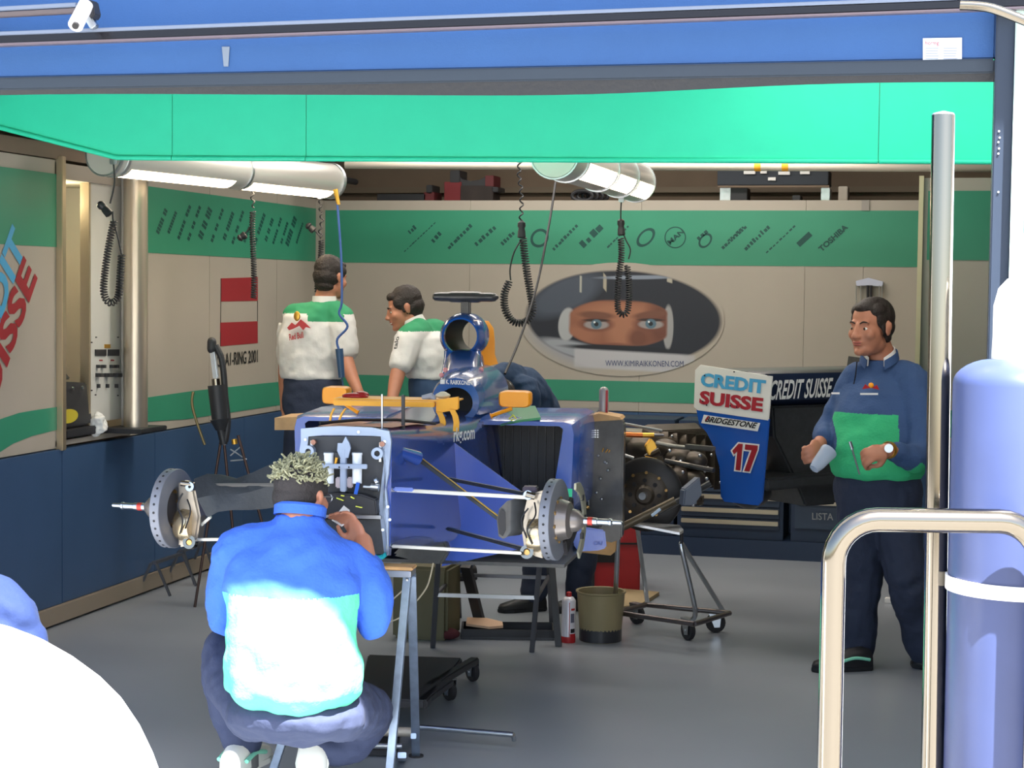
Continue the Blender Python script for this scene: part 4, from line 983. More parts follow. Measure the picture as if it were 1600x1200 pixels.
MB().tube(spline([T(at(1064, 850, 8.6)), T(at(1068, 870, 8.6)), T(at(1084, 940, 8.65)), T(at(1086, 962, 8.68)), T(at(1078, 972, 8.7))], 6), .012, 10).build('tube_leg', M_steel, trl, smooth=True)
MB().bar(T(at(1064, 848, 8.6)), T(at(1130, 955, 9.0)), .012, n=10).build('tube_leg', M_steel, trl, smooth=True)
MB().prism([T(at(x, y, d_)) for x, y, d_ in ((1005, 820, 8.7), (1062, 824, 8.6), (1068, 832, 8.55), (1062, 836, 8.5), (990, 822, 8.6))], (0, 0, .012)).build('top_plate', M_alu, trl)
MB().bar(T(at(1065, 826, 8.58)), T(at(1065, 850, 8.6)), .008).build('top_pin', M_black, trl)
def castor(par, c, r=.05, ang=0, plate=.0, fork=M_steel):
    """c is the contact point on the floor in parent space"""
    e = thing('castor'); e.parent = par; e.location = c; e.rotation_euler = (0, 0, ang)
    MB().lathe([(.008, -.012), (r, -.012), (r, .012), (.008, .012)], (0, 0, r), (1, 0, 0), 22, closed=True).build('wheel', M_rub, e, bevel=.003)
    fk = MB()
    for s_ in (-1, 1): fk.prism([(s_ * .018, -r * .45, r * .6), (s_ * .018, r * .1, r * .55), (s_ * .018, r * .75, r * 2.1), (s_ * .018, -r * .6, r * 2.1)], (s_ * .003, 0, 0))
    fk.b2(-.021, .021, -r * .6, r * .75, r * 2.1, r * 2.1 + .004); fk.bar((-.024, 0, r), (.024, 0, r), .006)
    fk.build('fork', fork, e)
    return e
for (px, py, a) in ((1075, 1000, .3), (1118, 988, 1.2), (995, 975, .5), (958, 975, 2)):
    q = T(gd(px, py)); castor(trl, (q.x, q.y, 0), .05, a)

# ================================================================== STANDS
def steel(mb, nm, par, m_=M_steel, **k): return mb.build(nm, m_, par, smooth=True, **k)
st = CF.empty('car_stand', label='dark steel four-legged stand with cross rails under the middle of the car', cat='stand')
def S_(px, py, d): return CF.d(px, py, d)
def Sg(px, py, z=0): return CF.I @ gd(px, py, z)
M_dst = mat('steel_dull', (110, 112, 118), .4, .85)
f1, f2 = Sg(676, 1012), Sg(831, 1019); b1, b2 = Sg(718, 965), Sg(862, 972)
t1, t2 = S_(688, 885, 8.3), S_(848, 888, 8.3); t3, t4 = S_(708, 884, 8.8), S_(852, 886, 8.8)
for q in (t1, t2, t3, t4): q.z = .655
for a, b in ((f1, t1), (f2, t2), (b1, t3), (b2, t4)): MB().rect(a, b, .024, .024).build('leg', M_dst, st, bevel=.003)
lerp = lambda a, b, t: a.lerp(b, t)
MB().rect(lerp(f1, t1, .42), lerp(f2, t2, .42), .018, .018).build('rail', M_steel, st, bevel=.002)
MB().rect(lerp(b1, t3, .40), lerp(b2, t4, .40), .018, .018).build('rail', M_dst, st, bevel=.002)
MB().rect(lerp(f1, t1, .42), lerp(b1, t3, .42), .015, .015).build('rail', M_dst, st); MB().rect(lerp(f2, t2, .42), lerp(b2, t4, .42), .015, .015).build('rail', M_dst, st)
MB().rect(t1, t2, .03, .02).build('top_beam', M_dst, st); MB().rect(t3, t4, .03, .02).build('top_beam', M_dst, st)
# second leg pair further back (dark)
MB().rect(S_(728, 884, 8.9), Sg(752, 980), .05, .03).build('rear_strut', M_black, st)
MB().rect(S_(862, 884, 8.7), Sg(873, 1010), .03, .03).build('rear_strut', M_black, st)

# front trestle with wooden top
trs = CF.empty('wood_topped_trestle', label='galvanised steel trestle with worn wooden top under the car nose', cat='trestle')
ty = -.12
zt = C(610, 882, ty).z
MB().b2(C(520, 882, ty).x, C(649, 882, ty).x, ty - .05, ty + .03, zt - .012, zt).build('wooden_top', M_wood, trs, bevel=.003)
MB().b2(C(520, 882, ty).x, C(647, 882, ty).x, ty - .055, ty + .035, zt - .034, zt - .0125).build('steel_channel', M_alu, trs, bevel=.002)
M_gal = mat('galvanised', (150, 165, 185), .35, .8, var=.15, scale=25)
def trleg(tx, y0, bx, by):
    a = V((tx, y0, zt - .034)); b = V((bx, by, .004)); return MB().rect(a, b, .03, .026).build('leg', M_gal, trs, bevel=.002)
xr_ = C(641, 885, ty).x
nb = CF.I @ gd(606, 1240); fb = CF.I @ gd(650, 1182)
trleg(xr_ - .003, ty - .03, nb.x, nb.y); trleg(xr_ + .003, ty + .01, fb.x, fb.y)
xl_ = C(530, 885, ty).x; trleg(xl_, ty - .03, nb.x - .42, nb.y); trleg(xl_, ty + .01, fb.x - .42, fb.y)
MB().bar((fb.x, fb.y, .0), (fb.x, fb.y, .006), .028, n=16).build('foot_pad', M_rub, trs)
MB().ell(C(636, 906, ty - .05), (.006, .006, .006), n=8, k=5).build('bolt', M_steel, trs)
# ================================================================== PEOPLE
M_hair = mat('hair_dark', (38, 30, 26), .6, bump=.5, bscale=120)
M_frost = mat('hair_frosted', (150, 150, 120), .6, var=.45, scale=60, bump=.6, bscale=150)
M_eyew = mat('eye_white', (215, 210, 205), .2); M_iris = mat('iris', (60, 45, 35), .2); M_lip = mat('lips', (165, 90, 80), .5)
def head(mb, c, yaw, pitch=0, roll=0, s=1.0):
    """adds head volumes to a body; yaw = heading of the face about z (0 faces -y); returns the head matrix"""
    Mx = Matrix.Translation(V(c)) @ Matrix.Rotation(yaw, 4, 'Z') @ Matrix.Rotation(pitch, 4, 'X') @ Matrix.Rotation(roll, 4, 'Y') @ Matrix.Scale(s, 4)
    M3 = Mx.to_3x3()
    def e(p, r): mb.ell(Mx @ V(p), r, M3, n=20, k=14)
    e((0, .012, .035), (.074, .094, .083)); e((0, -.028, -.025), (.062, .068, .088)); e((0, -.045, -.078), (.046, .045, .034))
    e((0, .0, -.06), (.058, .06, .05))
    for q in (-1, 1):
        e((q * .036, -.062, -.022), (.026, .026, .026)); e((q * .028, -.076, .026), (.023, .010, .008)); e((q * .011, -.104, -.030), (.010, .011, .009))
        e((q * .077, .010, -.004), (.007, .018, .032)); e((q * .081, .018, .006), (.008, .012, .020)); e((q * .031, -.070, .004), (.017, .014, .011))
    n1 = MB(); chain(n1, [Mx @ V(p) for p in ((0, -.086, .02), (0, -.098, -.005), (0, -.112, -.026))], [.009 * s, .010 * s, .012 * s], n=10); mb.add(n1.v, n1.f)
    e((0, -.0925, -.052), (.024, .010, .006)); e((0, -.090, -.062), (.020, .011, .007)); e((0, -.083, -.092), (.022, .018, .017))
    return Mx
def face_bits(Mx, par, s=1.0, eyes=True):
    M3 = Mx.to_3x3()
    if eyes:
        for q in (-1, 1):
            e = MB().ell(Mx @ V((q * .031, -.0738, .002)), (.0120, .0120, .0088), M3, 14, 10).build('eye', M_eyew, par, smooth=True)
            MB().ell(Mx @ V((q * .031 - .001, -.0835, .002)), (.0058, .0032, .0058), M3, 12, 8).build('iris', M_iris, e, smooth=True)
    for q in (-1, 1):
        mb = MB(); chain(mb, [Mx @ V((q * x, y, z)) for x, y, z in ((.014, -.0885, .024), (.030, -.0885, .030), (.046, -.077, .025))], [.0028 * s, .0035 * s, .002 * s], n=8); mb.build('eyebrow', M_hair, par, smooth=True)
    mb = MB(); mb.ell(Mx @ V((0, -.0945, -.0525)), (.022, .010, .0055), M3, 14, 8); mb.ell(Mx @ V((0, -.0925, -.0615)), (.018, .0105, .006), M3, 14, 8); mb.build('lips', M_lip, par, smooth=True)
def hair(Mx, par, mt, full=1.0, front=.0, nape=-.05, curly=0, vox=.004, nm='hair', sides=True):
    M3 = Mx.to_3x3(); mb = MB()
    def e(p, r): mb.ell(Mx @ V(p), r, M3, n=20, k=14)
    f = full
    e((0, .022, .046), (.077 * f, .089 * f, .080 * f)); e((0, .040, .0), (.074 * f, .073 * f, .066))
    e((0, .045, nape), (.060, .050, .035))
    if sides:
        for q in (-1, 1): e((q * .056, -.010, .040), (.022, .05, .042)); e((q * .070, -.010, .008), (.008, .012, .03))
    if front: e((0, -.040 - front, .082), (.052, .034, .024 * f))
    return blob(mb, nm, mt, par, voxel=vox, smooth=2 if curly else 4, disp=curly or .003, dscale=.02 if curly else .03)
def hand(mb, w_, d, nrm, curl=.5, s=1.0, side=1, thumb_out=.6, grip=0):
    """palm + five fingers; d = direction of the fingers, nrm = palm normal, curl 0..1"""
    w_ = V(w_); d = V(d).normalized(); nrm = (V(nrm) - d * V(nrm).dot(d)).normalized(); x = d.cross(nrm) * side
    P = lambda a, b, c: w_ + (x * a + d * b + nrm * c) * s
    M3 = Matrix((x, d, nrm)).transposed()
    mb.ell(P(0, .045, 0), (.040 * s, .052 * s, .017 * s), M3, 14, 10); mb.ell(P(.022, .03, .006), (.018 * s, .03 * s, .016 * s), M3, 12, 8)
    for i, (ox, L, r_) in enumerate(((.030, .075, .0088), (.010, .083, .0092), (-.010, .077, .0088), (-.028, .062, .0078))):
        b = P(ox, .082, 0); a0 = 0; pts = [P(ox * .8, .055, 0), b]; cu = curl * (1.0 + .12 * i)
        for k, f_ in enumerate((.42, .32, .26)):
            a0 += cu * (1.1, 1.3, .9)[k]; b = b + (d * math.cos(a0) + nrm * math.sin(a0)) * L * f_ * s; pts.append(b)
        c_ = MB(); chain(c_, pts, [r_ * s * q for q in (1.05, 1.08, 1.0, .95, .85)], n=10, sub=3); mb.add(c_.v, c_.f)
    t = [P(.025, .02, .0), P(.045, .045, .012 + .01 * curl), P(.045 - .02 * curl, .07, .025 + .02 * curl), P(.038 - .035 * curl, .09, .03 + .025 * curl)]
    c_ = MB(); chain(c_, t, [.013 * s, .011 * s, .010 * s, .0085 * s], n=10, sub=3); mb.add(c_.v, c_.f)
def shoe(par, c, ang, mt_u, mt_s, s=1.0, pitch=0, stripe=None, L=.27):
    e = thing('shoe'); e.parent = par; e.location = c; e.rotation_euler = (pitch, 0, ang)   # toe towards -y
    up_ = MB(); rg = []
    for y, hw, zt in ((.10, .012, .06), (.09, .034, .085), (.05, .040, .10), (0, .042, .095), (-.06, .045, .07), (-.12, .046, .055), (-.155, .036, .045), (-.17, .012, .03)):
        rg.append([V((hw * math.cos(t), y, .02 + (zt - .02) * max(0, math.sin(t)) ** .6 if math.sin(t) > 0 else .02)) * s for t in [2 * PI * k / 20 for k in range(20)]])
    up_.loft(rg).build('upper', mt_u, e, smooth=True)
    so = MB(); poly = [(.0, .108), (.036, .09), (.042, .03), (.038, -.03), (.050, -.10), (.040, -.155), (0, -.178), (-.040, -.155), (-.050, -.10), (-.038, -.03), (-.042, .03), (-.036, .09)]
    so.prism([(a * s, b * s, .0) for a, b in poly], (0, 0, .022 * s)); so.build('sole', mt_s, e, bevel=.004)
    if stripe:
        for q in (-1, 1): MB().tube(spline([V((q * .044, .07, .05)) * s, V((q * .0455, .0, .06)) * s, V((q * .048, -.07, .045)) * s], 5), .007 * s, 8).build('side_stripe', stripe, e, smooth=True)
    return e
def person(label, foot, group=None):
    o = bpy.data.meshes.new('person'); return dict(label=label, foot=V(foot))
def make_body(label, origin, mb, voxel=.006, mt=None, smooth=5):
    o_ = V(origin); mb2 = MB(); mb2.add([V(v) - o_ for v in mb.v], mb.f)
    b = blob(mb2, 'person', mt or M_skin, None, voxel=voxel, smooth=smooth, label=label, cat='person'); b.location = o_; return b
def shift(mb, o_): mb.v = [tuple(V(v) - V(o_)) for v in mb.v]; return mb
class Par:
    """adds world-space geometry under a person whose origin is at o"""
    def __init__(s, ob): s.ob = ob; s.o = V(ob.location)
def sub(ob, mb, name, mt, **k):
    return blob(shift(mb, ob.location), name, mt, ob, **k)
def subraw(ob, mb, name, mt, **k): return shift(mb, ob.location).build(name, mt, ob, **k)

# ---------------- standing mechanic at the right
A_ = at
o_ = gd(1372, 1040)
mb = MB()
camyaw = YAW
hA = A_(1361, 512, 8.15)
HA = head(mb, hA, YAW - R(48), R(4), 0, 1.12)
chain(mb, [A_(1368, 530, 8.2), A_(1376, 560, 8.22)], [.062, .07])
# torso core under clothes
chain(mb, [A_(1378, 580, 8.22), A_(1376, 660, 8.2), A_(1372, 760, 8.18)], [.065, .09, .09])
shR = A_(1334, 602, 8.25); shL = A_(1428, 606, 8.1)
elR = A_(1296, 668, 8.28); wrR = A_(1280, 694, 8.12)
elL = A_(1437, 708, 7.95); wrL = A_(1385, 703, 7.78)
chain(mb, [shR, elR, wrR], [.05, .042, .030]); chain(mb, [shL, elL, wrL], [.055, .046, .032])
hipR = A_(1345, 775, 8.2); hipL = A_(1400, 778, 8.15); knR = A_(1348, 895, 8.25); knL = A_(1415, 900, 8.1); anR = A_(1344, 1012, 8.3); anL = A_(1440, 1005, 8.25)
chain(mb, [hipR, knR, anR], [.085, .06, .04]); chain(mb, [hipL, knL, anL], [.085, .06, .04])
hand(mb, wrR + V((0, 0, 0)), (A_(1262, 716, 7.98) - wrR), (ray(1262, 716).normalized() * -1 + V((.5, 0, 0))) * -1, .75, 1.08, side=1)
hand(mb, wrL, (A_(1340, 716, 7.74) - wrL), ray(1340, 716).normalized() + V((0, 0, -.6)), .8, 1.1, side=1)
PA = make_body('man standing at the right in a navy and green sweater, looking left, wearing a wristwatch', (o_.x, o_.y, 0), mb)
Mloc = Matrix.Translation(-V(PA.location))
HAl = Mloc @ HA
face_bits(HAl, PA, 1.12)
# short receding hair
mbh = MB(); M3 = HAl.to_3x3()
for p, r in (((0, .030, .042), (.078, .086, .083)), ((0, .045, .0), (.072, .068, .060)), ((0, .048, -.045), (.058, .045, .03)), ((0, -.020, .083), (.050, .058, .030)), ((0, .005, .095), (.045, .05, .030))): mbh.ell(HAl @ V(p), r, M3, 20, 14)
for q in (-1, 1): mbh.ell(HAl @ V((q * .045, -.01, .068)), (.030, .046, .033), M3, 14, 10); mbh.ell(HAl @ V((q * .063, .0, .035)), (.014, .045, .04), M3, 14, 10); mbh.ell(HAl @ V((q * .071, -.012, .005)), (.007, .012, .028), M3, 14, 10)
blob(mbh, 'hair', M_hair, PA, voxel=.004, smooth=4)
mbs = MB(); mbs.ell(HAl @ V((0, -.048, -.080)), (.047, .046, .034), M3, 18, 12); mbs.ell(HAl @ V((0, -.084, -.0925)), (.022, .0185, .017), M3); 
# sweater
M_swn = mat('sweater_navy', (54, 80, 122), .85, bump=.25, bscale=90); M_swg = mat('sweater_green', (52, 176, 118), .85, bump=.25, bscale=90)
xd = V((math.cos(YAW - R(25)), math.sin(YAW - R(25)), 0)); yd = V((-xd.y, xd.x, 0))
mb = MB()
sect(mb, [(A_(1376, 562, 8.2), .07, .065, xd, yd), (A_(1378, 575, 8.2), .10, .08, xd, yd), (A_(1378, 590, 8.2), .165, .10, xd, yd), (A_(1376, 615, 8.18), .205, .125, xd, yd), (A_(1374, 650, 8.15), .212, .14, xd, yd), (A_(1372, 690, 8.12), .215, .155, xd, yd), (A_(1370, 720, 8.12), .218, .16, xd, yd), (A_(1371, 738, 8.12), .212, .16, xd, yd), (A_(1371, 746, 8.12), .195, .145, xd, yd)], 28)
chain(mb, [A_(1345, 592, 8.22), shR, elR, A_(1287, 684, 8.17)], [.08, .075, .062, .045]); chain(mb, [A_(1412, 592, 8.15), shL, elL, A_(1396, 706, 7.82)], [.09, .085, .068, .048])
oP = V(PA.location); eL_l, sL_l, wL_l = elL - oP, shL - oP, wrL - oP; eR_l, sR_l, wR_l = elR - oP, shR - oP, wrR - oP
def seg_d(p, a, b):
    t = max(0, min(1, (p - a).dot(b - a) / (b - a).length_squared)); return (p - a.lerp(b, t)).length
zsplit = A_(1370, 647, 8.05).z - oP.z
def pickA(p):
    if p.z > zsplit: return 0
    d = min(seg_d(p, sL_l, eL_l) - .012, seg_d(p, eL_l, wL_l) - .004, seg_d(p, sR_l, eR_l), seg_d(p, eR_l, wR_l))
    return 0 if d < .078 else 1
sw = sub(PA, mb, 'sweater', [M_swn, M_swg], voxel=.007, smooth=6, pick=pickA, disp=.010, dscale=.11)
# collars
mb = MB(); c0 = A_(1374, 556, 8.18)
for r_, dz, nm, mt in ((.082, .0, 'sweater_collar', M_swn), (.070, .012, 'shirt_collar', M_wtext)):
    mb = MB(); pts = []
    for k in range(17):
        t = R(-150 + 300 * k / 16); v = (yd * math.cos(t) + xd * math.sin(t)) * r_; q = abs(k - 8) / 8
        pts.append(c0 + V((v.x, v.y, dz + .018 - .06 * q * q)))
    rg = [[p + V((0, 0, .022)), p + V((0, 0, -.014)) + (p - c0).normalized() * .008, p + V((0, 0, -.014)), p + V((0, 0, .022)) - (p - c0).normalized() * .004] for p in pts]
    mb.loft(rg); subraw(PA, mb, nm, mt, smooth=True)
fd = (A_(1336, 600, 7.9) - A_(1374, 600, 8.18)).normalized()
mb = MB(); mb.tube(spline([A_(1339, 565, 8.0), A_(1337, 585, 8.01), A_(1334, 600, 8.02)], 4), .003, 6); subraw(PA, mb, 'zip', M_ktext)
# chest marks
def quad_on(px0, py0, px1, py1, d): return [A_(px0, py1, d), A_(px1, py1, d), A_(px1, py0, d), A_(px0, py0, d)]
mb = MB(); d_ = 7.985
mb.prism([A_(x, y, d_) for x, y in ((1347, 608), (1352, 600), (1357, 604), (1361, 597), (1366, 604), (1370, 601), (1374, 609), (1361, 606))], (0, -.004, 0)); subraw(PA, mb, 'chest_emblem', M_red2)
mb = MB(); mb.ell(A_(1361, 602, d_ - .004), (.012, .006, .012), n=12, k=8); subraw(PA, mb, 'emblem_disc', M_or, smooth=True)
mb = MB(); mb.prism(quad_on(1344, 614, 1372, 617, d_), (0, -.004, 0)); subraw(PA, mb, 'chest_lettering', M_wtext)
mb = MB(); mb.prism(quad_on(1299, 613, 1312, 616, 8.02), (0, -.004, 0)); subraw(PA, mb, 'chest_lettering', M_wtext)
# trousers
M_trn = mat('trousers_navy', (42, 50, 70), .85, bump=.2, bscale=60)
mb = MB()
sect(mb, [(A_(1371, 738, 8.13), .185, .135, xd, yd), (A_(1371, 755, 8.14), .2, .15, xd, yd), (A_(1372, 785, 8.16), .2, .15, xd, yd), (A_(1373, 805, 8.17), .17, .13, xd, yd)], 24)
chain(mb, [A_(1346, 785, 8.18), knR, A_(1342, 960, 8.28), A_(1340, 1018, 8.3)], [.115, .095, .085, .078]); chain(mb, [A_(1400, 788, 8.14), knL, A_(1430, 960, 8.2), A_(1440, 1012, 8.25)], [.115, .095, .085, .078])
sub(PA, mb, 'trousers', M_trn, voxel=.008, smooth=5, disp=.010, dscale=.09)
M_shk = mat('shoe_black', (28, 30, 34), .5); M_shg = mat('shoe_mint', (130, 210, 180), .5); M_shw = mat('shoe_white', (225, 225, 215), .5)
def fl(px, py): p = gd(px, py); return V((p.x, p.y, 0))
shoe(PA, fl(1328, 1047) - oP, YAW - R(75), M_shk, M_shk, 1.08, stripe=M_shg)
shoe(PA, fl(1442, 1034) - oP, YAW - R(15), M_shk, M_shk, 1.08, stripe=M_shg)
# wristwatch
mb = MB(); dd = (wrL - elL).normalized(); wc_ = elL.lerp(wrL, .93); mb.lathe([(.034, -.009), (.038, -.009), (.038, .009), (.034, .009)], wc_, dd, 24, closed=True)
wtc = subraw(PA, mb, 'watch_strap', M_gold, smooth=True)
mb = MB(); p = wc_ + (CAM - wc_).normalized() * .038 + V((0, 0, .008)); mb.bar(p, p + (CAM - p).normalized() * .009, .019, n=20); subraw(PA, mb, 'watch_face', M_steel, smooth=True)
# things held: screwdriver, clear cup
mb = MB(); mb.bar(A_(1330, 697, 7.70), A_(1343, 741, 7.72), .0042, n=8).bar(A_(1328, 690, 7.70), A_(1332, 702, 7.70), .007, n=8)
mb.build('scriber', M_steel, None, smooth=True, label='thin steel tool in the hand with the wristwatch', cat='tool')
mb = MB(); ax0 = A_(1296, 704, 7.95); ax1 = A_(1270, 735, 7.9); rg = []
mb.lathe([(.038, 0), (.040, .01), (.036, .03), (.030, .09), (.022, .12), (.014, .125)], ax0, (ax1 - ax0), 20)
cup = mb.build('plastic_cup', mat('clear_plastic', (190, 205, 225), .12, alpha=.55, ior=1.2), None, smooth=True, label='crumpled clear plastic cup in the right-hand man\'s lower hand', cat='cup')

# ---------------- crouching mechanic in front, back turned
M_swb = mat('sweater_blue', (58, 104, 205), .9, bump=.3, bscale=80); M_swgl = mat('sweater_bright_green', (96, 208, 165), .9, bump=.3, bscale=80)
M_trb = mat('trousers_blue', (48, 56, 82), .85, bump=.2, bscale=60)
mb = MB(); oB = fl(455, 1235); 
hB = A_(471, 777, 5.74); HB = head(mb, hB, YAW + PI + R(-24), R(6), R(0), 1.0)
chain(mb, [A_(472, 792, 5.72), A_(466, 820, 5.66)], [.058, .062])
chain(mb, [A_(464, 840, 5.68), A_(457, 950, 5.6), A_(462, 1110, 5.64)], [.06, .09, .09])
sBL = A_(380, 868, 5.68); sBR = A_(540, 888, 5.68); eBR = A_(584, 962, 5.66); wBR = A_(568, 846, 5.86)
eBL = A_(352, 965, 5.82); wBL = A_(392, 930, 6.0)
chain(mb, [sBR, eBR, wBR], [.055, .045, .030]); chain(mb, [sBL, eBL, wBL], [.055, .045, .030])
hand(mb, A_(566, 846, 5.86), (A_(538, 798, 5.9) - A_(566, 846, 5.86)), -ray(540, 830).normalized() + V((-.8, .4, 0)), .38, .95, side=-1)
hand(mb, wBL, (A_(440, 900, 6.05) - wBL), (0, 1, 0), .5, 1, side=1)
hBL = A_(425, 1105, 5.68); hBR = A_(510, 1105, 5.68)
kBL = A_(352, 1020, 5.97); aBL = A_(378, 1175, 6.02)
kBR = A_(578, 1120, 6.0); aBR = A_(492, 1160, 5.93)
chain(mb, [hBL, kBL, aBL], [.05, .045, .038]); chain(mb, [hBR, kBR, aBR], [.05, .045, .038])
PB = make_body('man crouching with his back turned, blue sweater with green lower half, frosted curly hair', oB, mb)
HBl = Matrix.Translation(-V(PB.location)) @ HB
face_bits(HBl, PB, 1.0)
M3 = HBl.to_3x3(); mbh = MB()
for p, r in (((0, .024, .045), (.077, .088, .074)), ((0, .042, .0), (.074, .070, .062)), ((0, .050, -.045), (.06, .045, .04))): mbh.ell(HBl @ V(p), r, M3, 20, 14)
for q in (-1, 1): mbh.ell(HBl @ V((q * .064, -.002, .035)), (.016, .05, .04), M3, 14, 10)
blob(mbh, 'hair', mat('hair_black_short', (44, 40, 40), .7, bump=.4, bscale=160), PB, voxel=.004, smooth=3)
cu = MB(); random.seed(4)
M_fr1 = M_frost
n_c = 0
for k in range(620):
    th = random.uniform(0, 2 * PI); ph = math.acos(random.uniform(.12, 1))
    q = V((math.sin(ph) * math.cos(th) * .077, math.sin(ph) * math.sin(th) * .090 + .02, math.cos(ph) * .078 + .045))
    if q.y < -.045: continue
    t1 = V((random.uniform(-1, 1), random.uniform(-1, 1), random.uniform(-1, 1))) * .016; t2 = V((random.uniform(-1, 1), random.uniform(-1, 1), random.uniform(-.6, 1))) * .018; nn = (q - V((0, .02, .03))).normalized()
    cu.tube([HBl @ x for x in spline([q - nn * .004, q + nn * .006 + t1 * .5, q + nn * .007 + t1 + t2 * .4, q + nn * .001 + (t1 + t2) * .8], 2)], [.0032, .0034, .0034, .003, .003, .0022, .0015], 4)
hf = cu.build('curly_fringe', M_frost, PB, smooth=True, label='pale frosted curls on top', kind='stuff')
# glasses arm
mb = MB(); mb.tube([HB @ V(p) for p in ((.078, .0, .006), (.080, -.05, .006), (.066, -.09, .004))], .0016, 6).tube([HB @ V((.035 + .022 * math.cos(t), -.098, .0 + .017 * math.sin(t))) for t in [2 * PI * k / 16 for k in range(16)]], .0015, 5, closed=True)
mb.tube([HB @ V(p) for p in ((-.078, .0, .006), (-.080, -.05, .006), (-.066, -.09, .004))], .0016, 6).tube([HB @ V((-.035 + .022 * math.cos(t), -.098, .0 + .017 * math.sin(t))) for t in [2 * PI * k / 16 for k in range(16)]], .0015, 5, closed=True)
mb.build('spectacles', M_steel, None, smooth=True, label='thin metal spectacles worn by the crouching man', cat='glasses')
xd = r0 * math.cos(R(6)) - f0 * math.sin(R(6)); yd = V((-xd.y, xd.x, 0))
tz = V((0, 0, 0))
mb = MB(); 
sect(mb, [(A_(467, 803, 5.68), .072, .07, xd, yd), (A_(466, 818, 5.68), .10, .085, xd, yd), (A_(463, 836, 5.67), .150, .105, xd, yd), (A_(460, 862, 5.65), .192, .13, xd, yd), (A_(457, 900, 5.61), .215, .145, xd, yd), (A_(455, 950, 5.57), .205, .15, xd, yd), (A_(454, 1000, 5.55), .205, .155, xd, yd), (A_(455, 1045, 5.55), .215, .165, xd, yd), (A_(457, 1078, 5.56), .21, .165, xd, yd), (A_(462, 1098, 5.575), .17, .14, xd, yd)], 30)
chain(mb, [A_(500, 858, 5.67), sBR, A_(574, 925, 5.66), eBR], [.075, .084, .078, .068]); chain(mb, [eBR, A_(577, 905, 5.78), A_(569, 862, 5.85)], [.066, .054, .040])
chain(mb, [A_(420, 848, 5.67), sBL, A_(362, 915, 5.74), eBL], [.08, .088, .078, .068]); chain(mb, [eBL, A_(375, 950, 5.9), A_(390, 935, 5.97)], [.064, .055, .042])
oP2 = V(PB.location); zs2 = A_(455, 938, 5.42).z - oP2.z
aL = [(sBR - oP2, eBR - oP2), (eBR - oP2, wBR - oP2), (sBL - oP2, eBL - oP2), (eBL - oP2, wBL - oP2)]
def pickB(p):
    if p.z > zs2: return 0
    return 0 if min(seg_d(p, a, b) for a, b in aL) < .112 else 1
sub(PB, mb, 'sweater', [M_swb, M_swgl], voxel=.007, smooth=6, pick=pickB, disp=.018, dscale=.12)
mb = MB(); c0 = A_(469, 799, 5.69); 
mb.lathe([(.066, -.012), (.083, -.016), (.084, .014), (.076, .022), (.068, .012)], c0, V((.0, .25, 1)), 28, closed=True); subraw(PB, mb, 'collar', M_swb, smooth=True)
mb = MB()
xd2 = xd
sect(mb, [(A_(461, 1090, 5.60), .185, .15, xd, yd), (A_(461, 1108, 5.60), .215, .17, xd, yd), (A_(462, 1124, 5.61), .22, .17, xd, yd), (A_(464, 1140, 5.64), .20, .15, xd, yd), (A_(466, 1152, 5.67), .14, .11, xd, yd)], 28)
chain(mb, [A_(402, 1108, 5.68), A_(366, 1062, 5.86), kBL], [.105, .098, .082]); chain(mb, [kBL, A_(358, 1095, 6.0), A_(378, 1158, 6.03)], [.082, .078, .062])
chain(mb, [A_(528, 1108, 5.68), A_(556, 1108, 5.85), kBR], [.105, .10, .082]); chain(mb, [kBR, A_(545, 1160, 5.97), A_(500, 1168, 5.92)], [.082, .072, .055])
sub(PB, mb, 'trousers', M_trb, voxel=.008, smooth=5, disp=.010, dscale=.08)
mb = MB(); mb.lathe([(.052, -.06), (.05, .03), (.046, .03), (.046, -.06)], A_(380, 1170, 6.03), (0, 0, 1), 20, closed=True); subraw(PB, mb, 'sock', mat('sock_grey', (96, 98, 98), .9), smooth=True)
mb = MB()
for x0, y0, x1, y1 in ((500, 1142, 556, 1105), (372, 1098, 392, 1120)): mb.tube([A_(x0, y0, 5.435), A_((x0 + x1) / 2 + 4, (y0 + y1) / 2 + 3, 5.435), A_(x1, y1, 5.46)], .0035, 6)
p_ = A_(378, 1185, 6.03)
shoe(PB, V((p_.x, p_.y, 0)) - oP2 + V((0, 0, .09)), YAW + PI + R(-14), M_shw, M_shw, 1.12, stripe=M_shg, pitch=R(-0))
q_ = A_(484, 1192, 5.86)
e = shoe(PB, q_ - oP2 + V((0, .02, -.12)), YAW + PI, M_shw, M_shw, 1.1, stripe=M_shg, pitch=R(-78))
# folded paper in his hand
mb = MB(); mb.prism([A_(x, y, d) for x, y, d in ((518, 813, 5.93), (537, 790, 5.96), (546, 797, 5.92), (547, 812, 5.90), (534, 823, 5.89))], (0, .003, 0)); mb.build('folded_paper', M_wtext, None, label='small folded white paper in the crouching man\'s hand', cat='paper')

